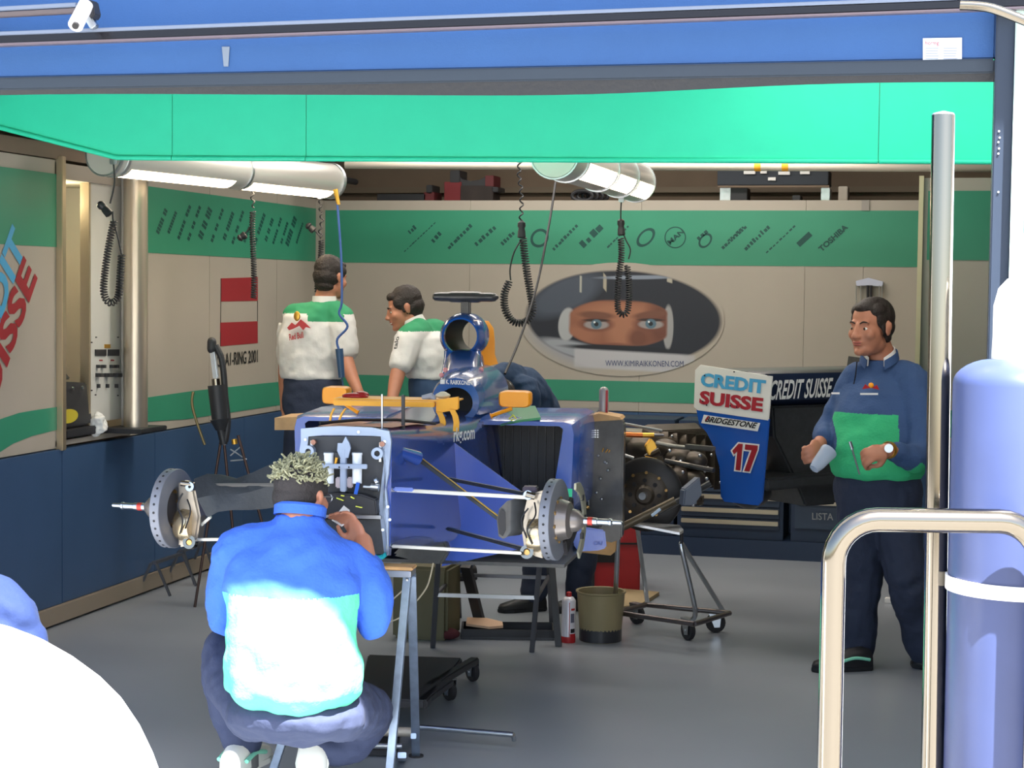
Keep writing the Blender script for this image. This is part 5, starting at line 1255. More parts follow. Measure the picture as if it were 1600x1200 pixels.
# ---------------- mechanic standing at the back left, back to us
M_shirt = mat('shirt_white', (215, 212, 208), .8, bump=.15, bscale=60); M_yoke = mat('shirt_green', (50, 140, 96), .8)
def upper(ob, spec, nm, mts, pick=None, **k): return sub(ob, spec, nm, mts, pick=pick, **k)
mb = MB(); dC = 10.25; hC = A_(517, 434, dC); HC = head(mb, hC, YAW + PI - R(38), R(10), 0, 1.0)
chain(mb, [A_(512, 450, dC), A_(505, 480, dC)], [.058, .065]); chain(mb, [A_(502, 490, dC), A_(490, 560, dC), A_(490, 620, dC)], [.06, .08, .08])
sC1, eC1, wC1 = A_(458, 500, dC + .05), A_(446, 565, dC + .05), A_(446, 640, dC); sC2, eC2, wC2 = A_(532, 500, dC - .05), A_(540, 560, dC - .1), A_(560, 612, dC - .25)
chain(mb, [sC1, eC1, wC1], [.055, .042, .03]); chain(mb, [sC2, eC2, wC2], [.055, .044, .03]); hand(mb, wC1, (0, 0, -1), (1, 0, 0), .3); hand(mb, wC2, A_(575, 632, dC - .35) - wC2, (0, 0, -1), .5)
g = gd(492, 915); z1 = A_(470, 640, dC); 
chain(mb, [A_(470, 640, dC), V((g.x - .12, g.y, .45)), V((g.x - .12, g.y, .08))], [.09, .06, .045]); chain(mb, [A_(515, 640, dC), V((g.x + .12, g.y, .45)), V((g.x + .12, g.y, .08))], [.09, .06, .045])
PC = make_body('tall dark-haired man with his back turned, white shirt with green shoulders, behind the car', (g.x, g.y, 0), mb, .007)
HCl = Matrix.Translation(-V(PC.location)) @ HC; face_bits(HCl, PC); hair(HCl, PC, M_hair, 1.06, front=.01, nape=-.055)
xd = r0 * math.cos(R(-12)) - f0 * math.sin(R(-12)); yd = V((-xd.y, xd.x, 0)); mb = MB()
sect(mb, [(A_(508, 470, dC), .07, .065, xd, yd), (A_(504, 480, dC), .13, .09, xd, yd), (A_(496, 495, dC), .19, .12, xd, yd), (A_(490, 530, dC), .205, .13, xd, yd), (A_(487, 565, dC), .19, .13, xd, yd), (A_(486, 585, dC), .18, .13, xd, yd), (A_(487, 592, dC), .175, .125, xd, yd)], 26)
chain(mb, [A_(475, 492, dC), sC1, A_(449, 552, dC + .05)], [.08, .078, .068]); chain(mb, [A_(518, 490, dC), sC2, A_(540, 545, dC - .08)], [.085, .082, .078])
oC = V(PC.location); zy = A_(490, 482, dC).z
vx = (A_(505, 490, dC) - oC)
def pickC(p): 
    dx = (p - vx).dot(xd); return 1 if p.z > zy + .30 * abs(dx) - .06 * (abs(dx) < .5) and p.z > A_(490, 492, dC).z - .0 - 0 else 0
sub(PC, mb, 'shirt', [M_shirt, M_yoke], voxel=.008, smooth=5, pick=lambda p: 1 if (p.z > A_(0, 484, dC).z + (0 if abs((p - vx).dot(xd)) > .10 else -.045)) else 0, disp=.010, dscale=.1)
mb = MB(); mb.lathe([(.062, -.02), (.072, -.02), (.068, .016), (.060, .016)], A_(507, 467, dC), (0, 0, 1), 22, closed=True); subraw(PC, mb, 'collar', M_shirt, smooth=True)
dd_ = dC - .155
mb = MB(); mb.prism([A_(x, y, dd_) for x, y in ((449, 512), (456, 504), (462, 508), (470, 499), (478, 505), (486, 513), (478, 511), (474, 516), (468, 509), (458, 514), (452, 516))], (0, -.004, 0)); subraw(PC, mb, 'bull_emblem', M_red2)
mb = MB(); mb.ell(A_(464, 494, dd_), (.020, .006, .028), n=14, k=8); subraw(PC, mb, 'emblem_disc', M_gold, smooth=True)
text('Red Bull', A_(452, 532, dd_) - oC, A_(474, 528, dd_ - .01) - oC, A_(451, 522, dd_) - oC, 'shirt_lettering', M_red2, PC, bold=.03, thick=-.003)
mb = MB(); sect(mb, [(A_(487, 585, dC), .155, .11, xd, yd), (A_(489, 600, dC), .17, .13, xd, yd), (A_(490, 640, dC), .18, .135, xd, yd), (A_(492, 660, dC), .16, .12, xd, yd)], 22)
chain(mb, [A_(472, 650, dC), V((g.x - .12, g.y, .45)), V((g.x - .12, g.y, .1))], [.105, .085, .075]); chain(mb, [A_(512, 650, dC), V((g.x + .12, g.y, .45)), V((g.x + .12, g.y, .1))], [.105, .085, .075])
sub(PC, mb, 'trousers', M_trn, voxel=.01, smooth=4, disp=.008)
shoe(PC, V((-.12, -.0, 0)), YAW + PI, M_shk, M_shk); shoe(PC, V((.12, -.0, 0)), YAW + PI - .3, M_shk, M_shk)

# ---------------- smiling man leaning in profile
mb = MB(); dD = 10.3; hD = A_(632, 482, dD); HD = head(mb, hD, YAW - R(82), R(18), 0, 1.02)
chain(mb, [A_(638, 494, dD), A_(652, 516, dD)], [.055, .062]); chain(mb, [A_(660, 525, dD), A_(672, 570, dD), A_(680, 620, dD + .05)], [.07, .08, .08])
sD, eD, wD = A_(640, 530, dD - .12), A_(622, 582, dD - .2), A_(612, 628, dD - .3); sD2, eD2, wD2 = A_(690, 530, dD + .1), A_(700, 580, dD + .1), A_(680, 620, dD)
chain(mb, [sD, eD, wD], [.052, .044, .03]); chain(mb, [sD2, eD2, wD2], [.052, .044, .03]); hand(mb, wD, (-.2, -.2, -1), (1, 0, 0), .4); hand(mb, wD2, (-.5, 0, -1), (1, 0, 0), .4)
g = gd(690, 905)
chain(mb, [A_(670, 645, dD), V((g.x - .1, g.y, .45)), V((g.x - .1, g.y, .08))], [.09, .06, .045]); chain(mb, [A_(705, 645, dD), V((g.x + .12, g.y, .45)), V((g.x + .12, g.y, .08))], [.09, .06, .045])
PD = make_body('smiling dark-haired man in profile bending over behind the cockpit, white and green shirt', (g.x, g.y, 0), mb, .0065)
HDl = Matrix.Translation(-V(PD.location)) @ HD; face_bits(HDl, PD, 1.02); hair(HDl, PD, M_hair, 1.05, front=.006, nape=-.045)
mb = MB(); mb.ell(HD @ V((.012, -.097, -.057)), (.014, .006, .004), HD.to_3x3(), 10, 6); subraw(PD, mb, 'teeth', M_wtext, smooth=True)
xd = r0 * math.cos(R(-30)) - f0 * math.sin(R(-30)); yd = V((-xd.y, xd.x, 0)); mb = MB()
sect(mb, [(A_(650, 508, dD), .065, .065, xd, yd), (A_(656, 516, dD), .12, .10, xd, yd), (A_(664, 528, dD), .18, .14, xd, yd), (A_(672, 555, dD), .185, .15, xd, yd), (A_(675, 580, dD), .165, .14, xd, yd), (A_(678, 592, dD), .16, .135, xd, yd)], 26)
chain(mb, [A_(655, 520, dD - .05), sD, A_(628, 566, dD - .18)], [.085, .082, .072]); chain(mb, [A_(678, 520, dD + .05), sD2, A_(698, 565, dD + .1)], [.085, .082, .075])
oD = V(PD.location); zD = A_(660, 517, dD).z
sub(PD, mb, 'shirt', [M_shirt, M_yoke], voxel=.008, smooth=5, pick=lambda p: 1 if p.z > zD and (p - (A_(645, 500, dD) - oD)).length > .05 else 0, disp=.010, dscale=.1)
mb = MB(); mb.lathe([(.058, -.022), (.070, -.022), (.066, .018), (.056, .018)], A_(646, 503, dD), (-.5, 0, 1), 22, closed=True); subraw(PD, mb, 'collar', M_shirt, smooth=True)
text('talo', A_(620, 546, dD - .29) - oD, A_(624, 526, dD - .27) - oD, A_(614, 546, dD - .29) - oD, 'sleeve_lettering', M_ktext, PD, bold=.02)
mb = MB(); sect(mb, [(A_(678, 588, dD), .15, .125, xd, yd), (A_(682, 610, dD), .17, .14, xd, yd), (A_(688, 640, dD), .18, .14, xd, yd), (A_(690, 660, dD), .15, .12, xd, yd)], 22)
chain(mb, [A_(672, 650, dD), V((g.x - .1, g.y, .45)), V((g.x - .1, g.y, .1))], [.105, .085, .075]); chain(mb, [A_(705, 650, dD), V((g.x + .12, g.y, .45)), V((g.x + .12, g.y, .1))], [.105, .085, .075])
sub(PD, mb, 'trousers', mat('trousers_slate', (52, 74, 104), .85), voxel=.01, smooth=4, disp=.008)
shoe(PD, V((-.1, 0, 0)), YAW - R(60), M_shk, M_shk); shoe(PD, V((.12, 0, 0)), YAW - R(60), M_shk, M_shk)

# ---------------- man in navy bent behind the mirror, mostly hidden by the car
mb = MB(); dE = 9.0; hE = A_(776, 625, dE - .15); HE = head(mb, hE, YAW - R(60), R(55), 0, 1.0)
chain(mb, [A_(785, 612, dE), A_(800, 604, dE + .1)], [.055, .06]); chain(mb, [A_(805, 612, dE + .1), A_(830, 660, dE + .35), A_(850, 720, dE + .55)], [.07, .09, .09])
g = gd(862, 955)
sE, eE, wE = A_(775, 605, dE), A_(765, 640, dE - .1), A_(768, 680, dE - .2)
chain(mb, [sE, eE, wE], [.05, .042, .03]); hand(mb, wE, (0, 0, -1), (1, 0, 0), .4)
sE2 = A_(820, 615, dE - .05); eE2 = A_(822, 660, dE - .02); wE2 = A_(815, 690, dE); chain(mb, [sE2, eE2, wE2], [.05, .042, .03]); hand(mb, wE2, (0, 0, -1), (1, 0, 0), .4)
chain(mb, [A_(840, 725, dE + .5), V((g.x - .05, g.y, .45)), V((g.x - .1, g.y, .08))], [.09, .06, .045]); chain(mb, [A_(870, 725, dE + .5), V((g.x + .14, g.y + .1, .45)), V((g.x + .12, g.y + .1, .08))], [.09, .06, .045])
PE = make_body('man in a navy jacket bent down behind the right-hand orange mirror, mostly hidden', (g.x, g.y, 0), mb, .008)
hair(Matrix.Translation(-V(PE.location)) @ HE, PE, M_hair, 1.05)
M_jk = mat('jacket_navy', (36, 58, 88), .85, bump=.2)
mb = MB(); chain(mb, [A_(795, 598, dE + .05), A_(812, 618, dE + .12), A_(832, 660, dE + .35), A_(850, 715, dE + .52)], [.11, .15, .165, .155], n=18)
chain(mb, [A_(785, 595, dE), sE, eE, A_(767, 668, dE - .17)], [.075, .075, .062, .05]); chain(mb, [A_(815, 608, dE), sE2, eE2, A_(816, 682, dE)], [.075, .075, .062, .05])
sub(PE, mb, 'jacket', M_jk, voxel=.009, smooth=5, disp=.012, dscale=.09)
mb = MB(); mb.tube(spline([A_(788, 600, dE - .17), A_(795, 598, dE - .17), A_(799, 603, dE - .17)], 4), .004, 6); subraw(PE, mb, 'jacket_mark', M_wtext)
mb = MB(); chain(mb, [A_(850, 710, dE + .52), A_(855, 745, dE + .5)], [.17, .15], n=18)
chain(mb, [A_(842, 730, dE + .5), V((g.x - .05, g.y, .45)), V((g.x - .1, g.y, .1))], [.11, .088, .075]); chain(mb, [A_(868, 730, dE + .5), V((g.x + .14, g.y + .1, .45)), V((g.x + .12, g.y + .1, .1))], [.11, .088, .075])
sub(PE, mb, 'trousers', M_trn, voxel=.01, smooth=4, disp=.010)
shoe(PE, V((-.12, -.03, 0)), YAW - R(70), M_shk, M_shk); shoe(PE, V((.12, .08, 0)), YAW - R(50), M_shk, M_shk)
# ================================================================== LAMPS, CABLES, SMALL THINGS
def tube_lamp(label, far, near, r, panels, name='tube_lamp', em=14, qa=222, qb=285):
    far = V(far); near = V(near); d = (near - far).normalized(); L = (near - far).length; root = thing(name, far, 0, label, 'lamp', 'long white tube lamps under the ceiling')
    a = V((d.y, -d.x, 0)).normalized(); b = a.cross(d); b = b if b.z > 0 else -b
    mb = MB(); prof = []
    def ringp(t, s=1): return [d * t + (a * math.cos(q) + b * math.sin(q)) * r * s for q in [2 * PI * k / 28 for k in range(28)]]
    mb.loft([ringp(0, .3), ringp(.0, .96), ringp(.012, 1), ringp(L - .012, 1), ringp(L, .96), ringp(L, .3)])
    mb.build('lamp_housing', mat('lamp_housing_white', (215, 212, 205), .3, .35), root, smooth=True)
    for t in (0.012, L - .012): MB().lathe([(r * .98, -.012), (r * 1.05, -.012), (r * 1.05, .012), (r * .98, .012)], d * t, d, 32, closed=True).build('end_ring', M_alu, root, smooth=True)
    for (t0, t1, sd_) in panels:
        q0, q1 = R(qa), R(qb)
        pm = MB(); rg = []
        for k in range(9):
            q = q0 + (q1 - q0) * k / 8; u = a * math.cos(q) + b * math.sin(q); rg.append([d * t0 + u * r * 1.012, d * t1 + u * r * 1.012, d * t1 + u * r * .98, d * t0 + u * r * .98])
        pm.loft(rg).build('diffuser', mat('lamp_glow', (255, 228, 190), .5, emit=em, ecol=(1, .80, .55)), root, smooth=True)
    for (t0, t1, sd_) in panels:
        MB().lathe([(r * .98, -.01), (r * 1.06, -.01), (r * 1.06, .01), (r * .98, .01)], d * (t1 + .05), d, 32, closed=True).build('joint_ring', M_alu, root, smooth=True)
    for t in (.3, L - .25):
        MB().bar(d * t + V((0, 0, r)), d * t + V((0, 0, 3.03 - far.z)), .004, n=6).build('suspension_wire', M_steel, root)
    return root
f1 = pl(517, 283, 2, 2.36); n1 = V((-4.10, 8.1, 2.36))
tube_lamp('long white tube lamp near the left wall with two warm lit panels', f1, n1, .105, [(.10, .98, -1), (1.16, 2.1, -1)], em=4)
f2 = pl(994, 285, 2, 2.36); n2 = V((f2.x, 8.3, 2.36))
tube_lamp('white tube lamp in the middle of the garage with its end panel lit', f2, n2, .115, [(.05, .50, -1), (.62, 1.1, -1), (1.2, 1.9, -1)], em=5, qa=192, qb=240)
n3 = V((f2.x + 2.1, 6.6, 2.5)); f3 = V((f2.x + 2.1, 9.4, 2.5))

def coil(path, r, pitch, wr, ramp=None):
    P = spline(path, 24); L = [0]
    for a, b in zip(P, P[1:]): L.append(L[-1] + (b - a).length)
    n = int(L[-1] / pitch * 10); pts = []; j = 0; A_0 = None
    for i in range(n + 1):
        s_ = L[-1] * i / n
        while j < len(L) - 2 and L[j + 1] < s_: j += 1
        t = (s_ - L[j]) / max(L[j + 1] - L[j], 1e-6); p = P[j].lerp(P[j + 1], t); d = (P[j + 1] - P[j]).normalized()
        if A_0 is None: A_0, B_0 = frame_of(d)
        else: A_0 = (A_0 - d * A_0.dot(d)).normalized(); B_0 = d.cross(A_0)
        th = 2 * PI * s_ / pitch; pts.append(p + (A_0 * math.cos(th) + B_0 * math.sin(th)) * r)
    return pts
def coiled(label, d, lead, loop, tail, plug, top=None, r=.016, pitch=.0135):
    o = at(*loop[0], d); root = thing('coiled_cable', o, 0, label, 'cable', 'black coiled cables hanging from the lamps')
    Q = lambda p: at(p[0], p[1], d + (p[2] if len(p) > 2 else 0)) - o
    mb = MB(); mb.tube(coil([Q(p) for p in loop], r, pitch, .0035), .0040, 5); mb.build('coil', M_black, root, smooth=True)
    P = [Q(p) for p in lead]; mb = MB()
    if len(P) > 1:
        mb.tube(coil(P, .009, .045, .003) if len(P) > 3 else spline(P, 6), .0042, 6); mb.build('upper_lead', M_black, root, smooth=True)
    mb = MB(); mb.tube(spline([Q(p) for p in tail], 6), .0042, 6); mb.build('tail', M_black, root, smooth=True)
    a, b = Q(plug[0]), Q(plug[1]); mb = MB(); dd = (b - a); mb.lathe([(.008, 0), (.020, .01), (.022, dd.length * .3), (.016, dd.length * .45), (.020, dd.length * .6), (.022, dd.length * .95), (.014, dd.length)], a, dd, 16)
    mb.build('plug', M_black, root, smooth=True)
    MB().box(P[0] if len(P) else Q(loop[0]), (.03, .03, .03)).build('hook', M_steel, root, bevel=.004)
coiled('coiled cable hanging in a long loop before the white control panel', 8.75, [(177, 252), (179, 285), (172, 318)], [(178, 345), (172, 375), (166, 410), (162, 450), (166, 468), (175, 473), (185, 462), (188, 430), (190, 398)], [(190, 398), (184, 370), (177, 345), (176, 330)], [(154, 316), (172, 336)])
coiled('coiled cable hanging in front of the red and white flag print', 10.05, [(388, 278), (396, 290), (394, 305), (397, 325)], [(395, 330), (394, 360), (396, 400), (397, 440), (396, 466)], [(393, 352), (380, 368), (370, 372)], [(372, 374), (384, 366)], r=.014)
coiled('coiled cable hanging at the corner post above the tall man', 10.75, [(500, 307), (501, 330), (503, 345), (500, 360), (502, 372)], [(502, 375), (501, 400), (497, 430), (496, 455), (506, 462), (517, 455), (516, 442)], [(500, 370), (492, 360), (486, 354)], [(479, 350), (491, 361)], r=.014)
coiled('coiled cable with a wide open loop beside the helmet portrait', 9.4, [(812, 250), (811, 275), (814, 295), (815, 320), (814, 345), (816, 365)], [(817, 372), (820, 400), (824, 430), (829, 460), (832, 485), (822, 502), (803, 503), (790, 485), (788, 460), (796, 440)], [(798, 438), (797, 420), (803, 395), (814, 375)], [(815, 345), (815, 372)], r=.018)
coiled('coiled cable hanging from the middle lamp over the portrait', 10.2, [(971, 312), (970, 330), (970, 345)], [(970, 372), (971, 400), (967, 430), (965, 465), (966, 485), (973, 492), (981, 484), (983, 450), (980, 415)], [(982, 405), (985, 390), (978, 375), (972, 360)], [(970, 342), (971, 368)], r=.016)
# straight hoses
h = MB(); hp = [at(x, y, 9.9) for x, y in ((527, 318), (533, 400), (534, 470), (530, 490), (543, 510), (527, 530), (530, 548))]; h.tube(spline(hp, 6), .007, 8)
hz = thing('air_hose', hp[0], 0, 'thin blue air hose with a chuck hanging over the left mechanic', 'hose')
shift(h, hp[0]).build('hose', mat('hose_blue', (60, 90, 150), .4), hz, smooth=True)
mb = MB(); mb.bar(at(530, 545, 9.9), at(534, 590, 9.9), .022, .018, 12).bar(at(534, 590, 9.9), at(538, 612, 9.9), .005); shift(mb, hp[0]).build('air_chuck', mat('chuck_blue', (48, 78, 112), .4), hz, smooth=True)
mb = MB(); mb.bar(at(524, 296, 9.9), at(529, 320, 9.9), .014, .01, 12); shift(mb, hp[0]).build('brass_coupling', M_gold, hz, smooth=True)
mb = MB(); mb.tube(spline([at(868, 285, 9.6), at(858, 350, 9.5), at(838, 450, 9.3), at(812, 530, 9.1), at(789, 584, 8.9)], 8), .0065, 8)
mb.build('cord', M_black, None, smooth=True, label='straight black cord slanting down towards the cockpit', cat='cord')
mb = MB(); mb.tube(spline([CF.M @ q for q in [C(x, y, .4) for x, y in ((677, 880), (668, 915), (650, 940), (625, 965), (590, 975), (585, 958), (612, 938), (640, 912))]], 6), .003, 6)
mb.build('thin_cable', mat('cable_beige', (170, 160, 135), .6), None, smooth=True, label='thin beige cable looping down from the car by the trestle', cat='cable')

# control panel in the recess, column, laptop box, shelf
RXp = XL - .28
def rcp(px, py, x=None): return pl(px, py, 0, XL - .02 if x is None else x)
cp_ = thing('control_panel', (0, 0, 0), 0, 'white control panel with two displays and rows of switches in the left wall', 'control panel')
xp = XL - .015; ya = rcp(139, 500, xp).y; yb_ = rcp(196, 500, xp).y
MB().b2(xp - .04, xp, ya, yb_, .99, 2.27).build('cabinet_face', mat('cabinet_white', (200, 200, 195), .45), cp_, bevel=.003)
def cpq(nm, x0, y0, x1, y1, m_, th=.006): MB().prism([rcp(x0, y0, xp), rcp(x1, y0, xp), rcp(x1, y1, xp), rcp(x0, y1, xp)], (th, 0, 0)).build(nm, m_, cp_)
cpq('display', 148, 546, 165, 556, M_black); cpq('display', 168, 546, 185, 556, M_black)
cpq('warning_label', 163, 538, 172, 544, M_gold, .003)
for x in (152, 160, 173, 180): cpq('small_switch', x - 2, 570, x + 1, 575, M_black, .02)
for x in (152, 166, 180): cpq('rotary_switch', x - 3, 583, x + 3, 589, M_black, .03)
for x in (152, 166, 180): cpq('lower_switch', x - 1, 600, x + 1, 606, M_black, .015)
for x, y in ((150, 527), (184, 527), (143, 535), (191, 535), (149, 617), (184, 618), (191, 611), (143, 610)): cpq('screw', x - 1, y - 1, x + 1, y + 1, M_black, .003)
cpq('red_text_line', 155, 562, 160, 564, M_red, .002); cpq('red_text_line', 173, 562, 178, 564, M_red, .002)
MB().b2(xp - .04, xp + .01, ya - .02, ya, .95, 2.27).build('door_edge', M_up, cp_)
cc = pl(212, 500, 0, XL + .10)
clm = MB().bar((XL + .10, cc.y, .955), (XL + .10, cc.y, 2.36), .065, n=32).build('round_column', mat('column_silver', (190, 180, 165), .3, .75), None, smooth=True, label='thick silver round column standing before the left wall panels', cat='column')
MB().b2(XL, XL + .03, rcp(197, 500, XL + .03).y, rcp(209, 500, XL + .03).y, .93, 2.33).build('trim_9', mat('post_grey', (170, 168, 165), .4, .3), kind='structure', bevel=.003)
tray = MB().b2(XL - .02, XL + .22, cc.y - .18, cc.y + .14, .93, .955).build('shelf_tray', M_black, None, bevel=.004, label='small black shelf tray at the foot of the round column', cat='shelf')
lb_ = thing('black_case', (XL - .12, rcp(118, 600, XL - .1).y, .925), 0, 'black equipment case with yellow oval sticker in the wall recess', 'case')
y0 = rcp(93, 600, XL - .02).y - lb_.location.y; y1 = rcp(140, 600, XL - .02).y - lb_.location.y
MB().loft([[V((-.2, y0, .06)), V((.12, y0, .06)), V((.12, y1, .06)), V((-.2, y1, .06))], [V((-.2, y0, .30)), V((.12, y0, .30)), V((.10, y1 - .02, .28)), V((-.2, y1 - .02, .28))]]).build('case_body', M_black, lb_, bevel=.01)
MB().loft([[V((-.2, y0, .30)), V((.06, y0, .30)), V((.05, y1 - .1, .30)), V((-.2, y1 - .1, .30))], [V((-.2, y0, .38)), V((.02, y0, .38)), V((.0, y1 - .14, .375)), V((-.2, y1 - .14, .375))]]).build('case_top', M_carb, lb_, bevel=.008)
MB().b2(-.22, .15, y0 - .02, y1 + .12, .012, .055).build('case_base', M_black, lb_, bevel=.005)
oc_ = MB(); oc_.loft([[V((x, (y0 + y1) / 2 - .11 + .10 * math.cos(t), .12 + .036 * math.sin(t))) for t in [2 * PI * k / 24 for k in range(24)]] for x in (.12, .124)]); oc_.build('oval_sticker', mat('sticker_yellow', (190, 175, 50), .5), lb_)
text('Handle', V((.126, (y0 + y1) / 2 - .17, .148)), V((.126, (y0 + y1) / 2 + .01, .148)), V((.126, (y0 + y1) / 2 - .17, .185)), 'sticker_lettering', M_ktext, lb_) if 0 else None
for yy in (.3, .62): MB().bar((.12, y0 + (y1 - y0) * yy, .26), (.128, y0 + (y1 - y0) * yy, .26), .009).build('latch', M_steel, lb_)
mb = MB(); p = rcp(153, 650, XL + .02); mb.ell((p.x, p.y, .985), (.05, .05, .06), n=10, k=8)
blob(mb, 'crumpled_cloth', M_wtext, None, voxel=.006, smooth=1, disp=.02, dscale=.04, label='crumpled white cloth beside the black case', cat='cloth')
# vacuum cleaner / wand stand at the left wall
vs = thing('stand_tool', gd(345, 800) * 0 + V((0, 0, 0)), 0, 'black upright blower on a tripod stand by the left wall', 'blower')
dv = 9.6
ob = V((at(345, 800, dv).x, at(345, 800, dv).y, 0)); vs.location = ob
W = lambda x, y, d=dv: at(x, y, d) - ob
mb = MB(); chain(mb, [W(331, 534), W(331, 545)], [.025, .026], n=14); mb.build('top_cap', M_black, vs, smooth=True)
MB().rect(W(332, 545), W(338, 592), .028, .03).build('silver_section', M_alu, vs, bevel=.006)
MB().tube(spline([W(337, 540), W(346, 560), W(350, 590), W(352, 620), W(356, 660), W(352, 690)], 5), .017, 10).build('black_hose', M_black, vs, smooth=True)
MB().bar(W(337, 592), W(338, 604), .022, n=12).build('chrome_collar', M_chrome, vs, smooth=True)
MB().bar(W(339, 602), W(344, 655), .05, .045, 18).bar(W(344, 655), W(346, 672), .055, .03, 18).build('motor_body', M_black, vs, smooth=True)
MB().bar(W(346, 672), W(350, 695), .025, .02, 14).build('lower_tube', M_black, vs, smooth=True)
MB().rect(W(346, 692), W(353, 692), .02, .02).build('pale_label', M_wtext, vs)
MB().bar(W(366, 686), W(367, 694), .016).build('amber_knob', M_gold, vs, smooth=True)
MB().tube(spline([W(302, 612), W(300, 630), W(306, 655), W(320, 695)], 5), .008, 8).build('side_handle', mat('handle_brass', (120, 105, 70), .4, .6), vs, smooth=True)
for a, b in (((345, 690), (334, 760)), ((350, 690), (358, 770)), ((372, 680), (387, 735))):
    p = W(*a); q = W(*b); q = p + (q - p) * (p.z / (p.z - q.z)) ; MB().bar(p, q + V((0, 0, .0)), .008, n=8).build('leg', mat('leg_brown', (70, 52, 46), .4, .5), vs)
xb_ = MB(); xb_.bar(W(360, 702), W(385, 718), .004).bar(W(376, 698), W(360, 712), .004).bar(W(360, 720), W(385, 718), .004); xb_.build('cross_brace', M_steel, vs)
# low A-frame stands near left wall
def aframe(px, py, w_, h_, label, dd=.35):
    c = gd(px, py); root = thing('a_frame_stand', c, 0, label, 'stand', 'small steel a-frame stands by the left wall')
    for s_ in (-1, 1):
        for t in (0, 1): MB().rect((t * .0 + s_ * w_ / 2, t * dd, .0), (s_ * .015, t * dd, h_), .018, .012).build('leg', M_dst, root, bevel=.002)
    MB().rect((0, 0, h_), (0, dd, h_), .03, .016).build('top_bar', M_dst, root, bevel=.002)
    return root
aframe(240, 930, .20, .18, 'nearer small steel stand on the floor along the left wall'); aframe(283, 912, .17, .19, 'farther small steel stand by the left wall, behind the nearer one', .3)

# cabinets at the back
def cabinet(x0, x1, y0, y1, z0, z1, drawers, label, hand_m, group='blue drawer cabinets along the back wall', lettering=None):
    root = thing('drawer_cabinet', ((x0 + x1) / 2, y0, z0), 0, label, 'cabinet', group); ox, oy = (x0 + x1) / 2, y0; w_ = x1 - x0
    MB().b2(-w_ / 2, w_ / 2, .02, y1 - y0, 0, z1 - z0).build('carcass', M_cab, root, bevel=.004)
    for (a, b) in drawers:
        dr_ = MB().b2(-w_ / 2 + .025, w_ / 2 - .025, 0, .025, a - z0 + .004, b - z0 - .004).build('drawer', M_cabf, root, bevel=.003)
        MB().b2(-w_ / 2 + .03, w_ / 2 - .03, -.02, .004, b - z0 - .040, b - z0 - .012).build('drawer_handle', hand_m, dr_, bevel=.003)
    return root
M_cab = mat('cabinet_navy', (30, 46, 72), .45); M_cabf = mat('drawer_navy', (42, 56, 78), .4); M_hd = mat('handle_alu', (175, 165, 145), .35, .5)
YC = 11.55
def zc(py, px=1180): return pl(px, py, 1, YC).z
Xc = lambda px, py=780: pl(px, py, 1, YC).x
z_h = [675, 697, 775, 794, 813]; 
tops = sorted([zc(672), zc(697), zc(772), zc(793), zc(811)], reverse=True)
def dl(ts, zb):
    out = []; 
    for a, b in zip(ts, ts[1:] + [zb]): out.append((b, a))
    return out
cabinet(Xc(1058), Xc(1224), YC, YB - .03, .12, .88, dl(tops, zc(828)), 'wide blue drawer cabinet behind the blue wing end plate', M_hd)
cabinet(Xc(1236), Xc(1400), YC, YB - .03, .12, .88, dl([zc(700), zc(742, 1270), zc(779, 1270)], zc(828, 1270)), 'drawer cabinet beside the standing man with white maker lettering', M_hd)
cabinet(Xc(870), Xc(1052), YC, YB - .03, .12, .88, dl([zc(672), zc(720)], zc(828)), 'drawer cabinet behind the gearbox, left of the wide one', M_hd)
cabinet(Xc(1402), -.24, YC, YB - .03, .12, .88, dl([zc(680), zc(760)], zc(828)), 'drawer cabinet behind the standing man\'s legs', M_hd)
MB().b2(Xc(868), -.30, YC - .01, YB - .03, 0, .12).build('plinth', M_cab, None, label='long dark plinth under the drawer cabinets', cat='plinth')
ck = MB(); ck.prism([pl(x, y, 1, YC - .006) for x, y in ((1251, 818), (1297, 818), (1297, 817), (1251, 817))], (0, -.002, 0))
text('LISTA', pl(1269, 812, 1, YC - .03), pl(1302, 813, 1, YC - .03), pl(1269, 801, 1, YC - .03), 'maker_lettering', mat('grey_print', (130, 135, 140), .5), None, bold=.01, thick=.002, label='pale grey maker lettering on the cabinet drawer', cat='lettering')
bpy.data.objects['maker_lettering'].parent = bpy.data.objects['drawer_cabinet.001']; 
o = bpy.data.objects['maker_lettering']; o.location = -V(bpy.data.objects['drawer_cabinet.001'].location); del o['category']
# benches on the left back below the panel (dark)
MB().b2(-4.3, Xc(868), YB - .35, YB - .03, 0, .86).build('low_cupboard', M_cab, None, bevel=.004, label='long dark low cupboard behind the car against the back wall', cat='cupboard')
# silver dispenser on the back wall above the man's head
wd = thing('wall_bracket', pl(1358, 440, 1, YB - .05), 0, 'pale folding bracket with thin rods on the back wall above the standing man', 'bracket'); wo_ = V(wd.location)
WD = lambda x, y, yy=YB - .05: pl(x, y, 1, yy) - wo_
mb = MB(); mb.prism([WD(x, y) for x, y in ((1337, 439), (1357, 434), (1380, 440), (1379, 448), (1357, 446), (1338, 447))], (0, .045, 0)); mb.build('bracket_head', mat('bracket_pale', (190, 195, 215), .4), wd, bevel=.002)
for x, r_ in ((1338, .004), (1345, .004), (1356, .010), (1361, .010), (1378, .004), (1374, .004)): MB().bar(WD(x, 446), WD(x, 520), r_, n=6).build('rod', M_steel if r_ < .005 else M_black, wd)
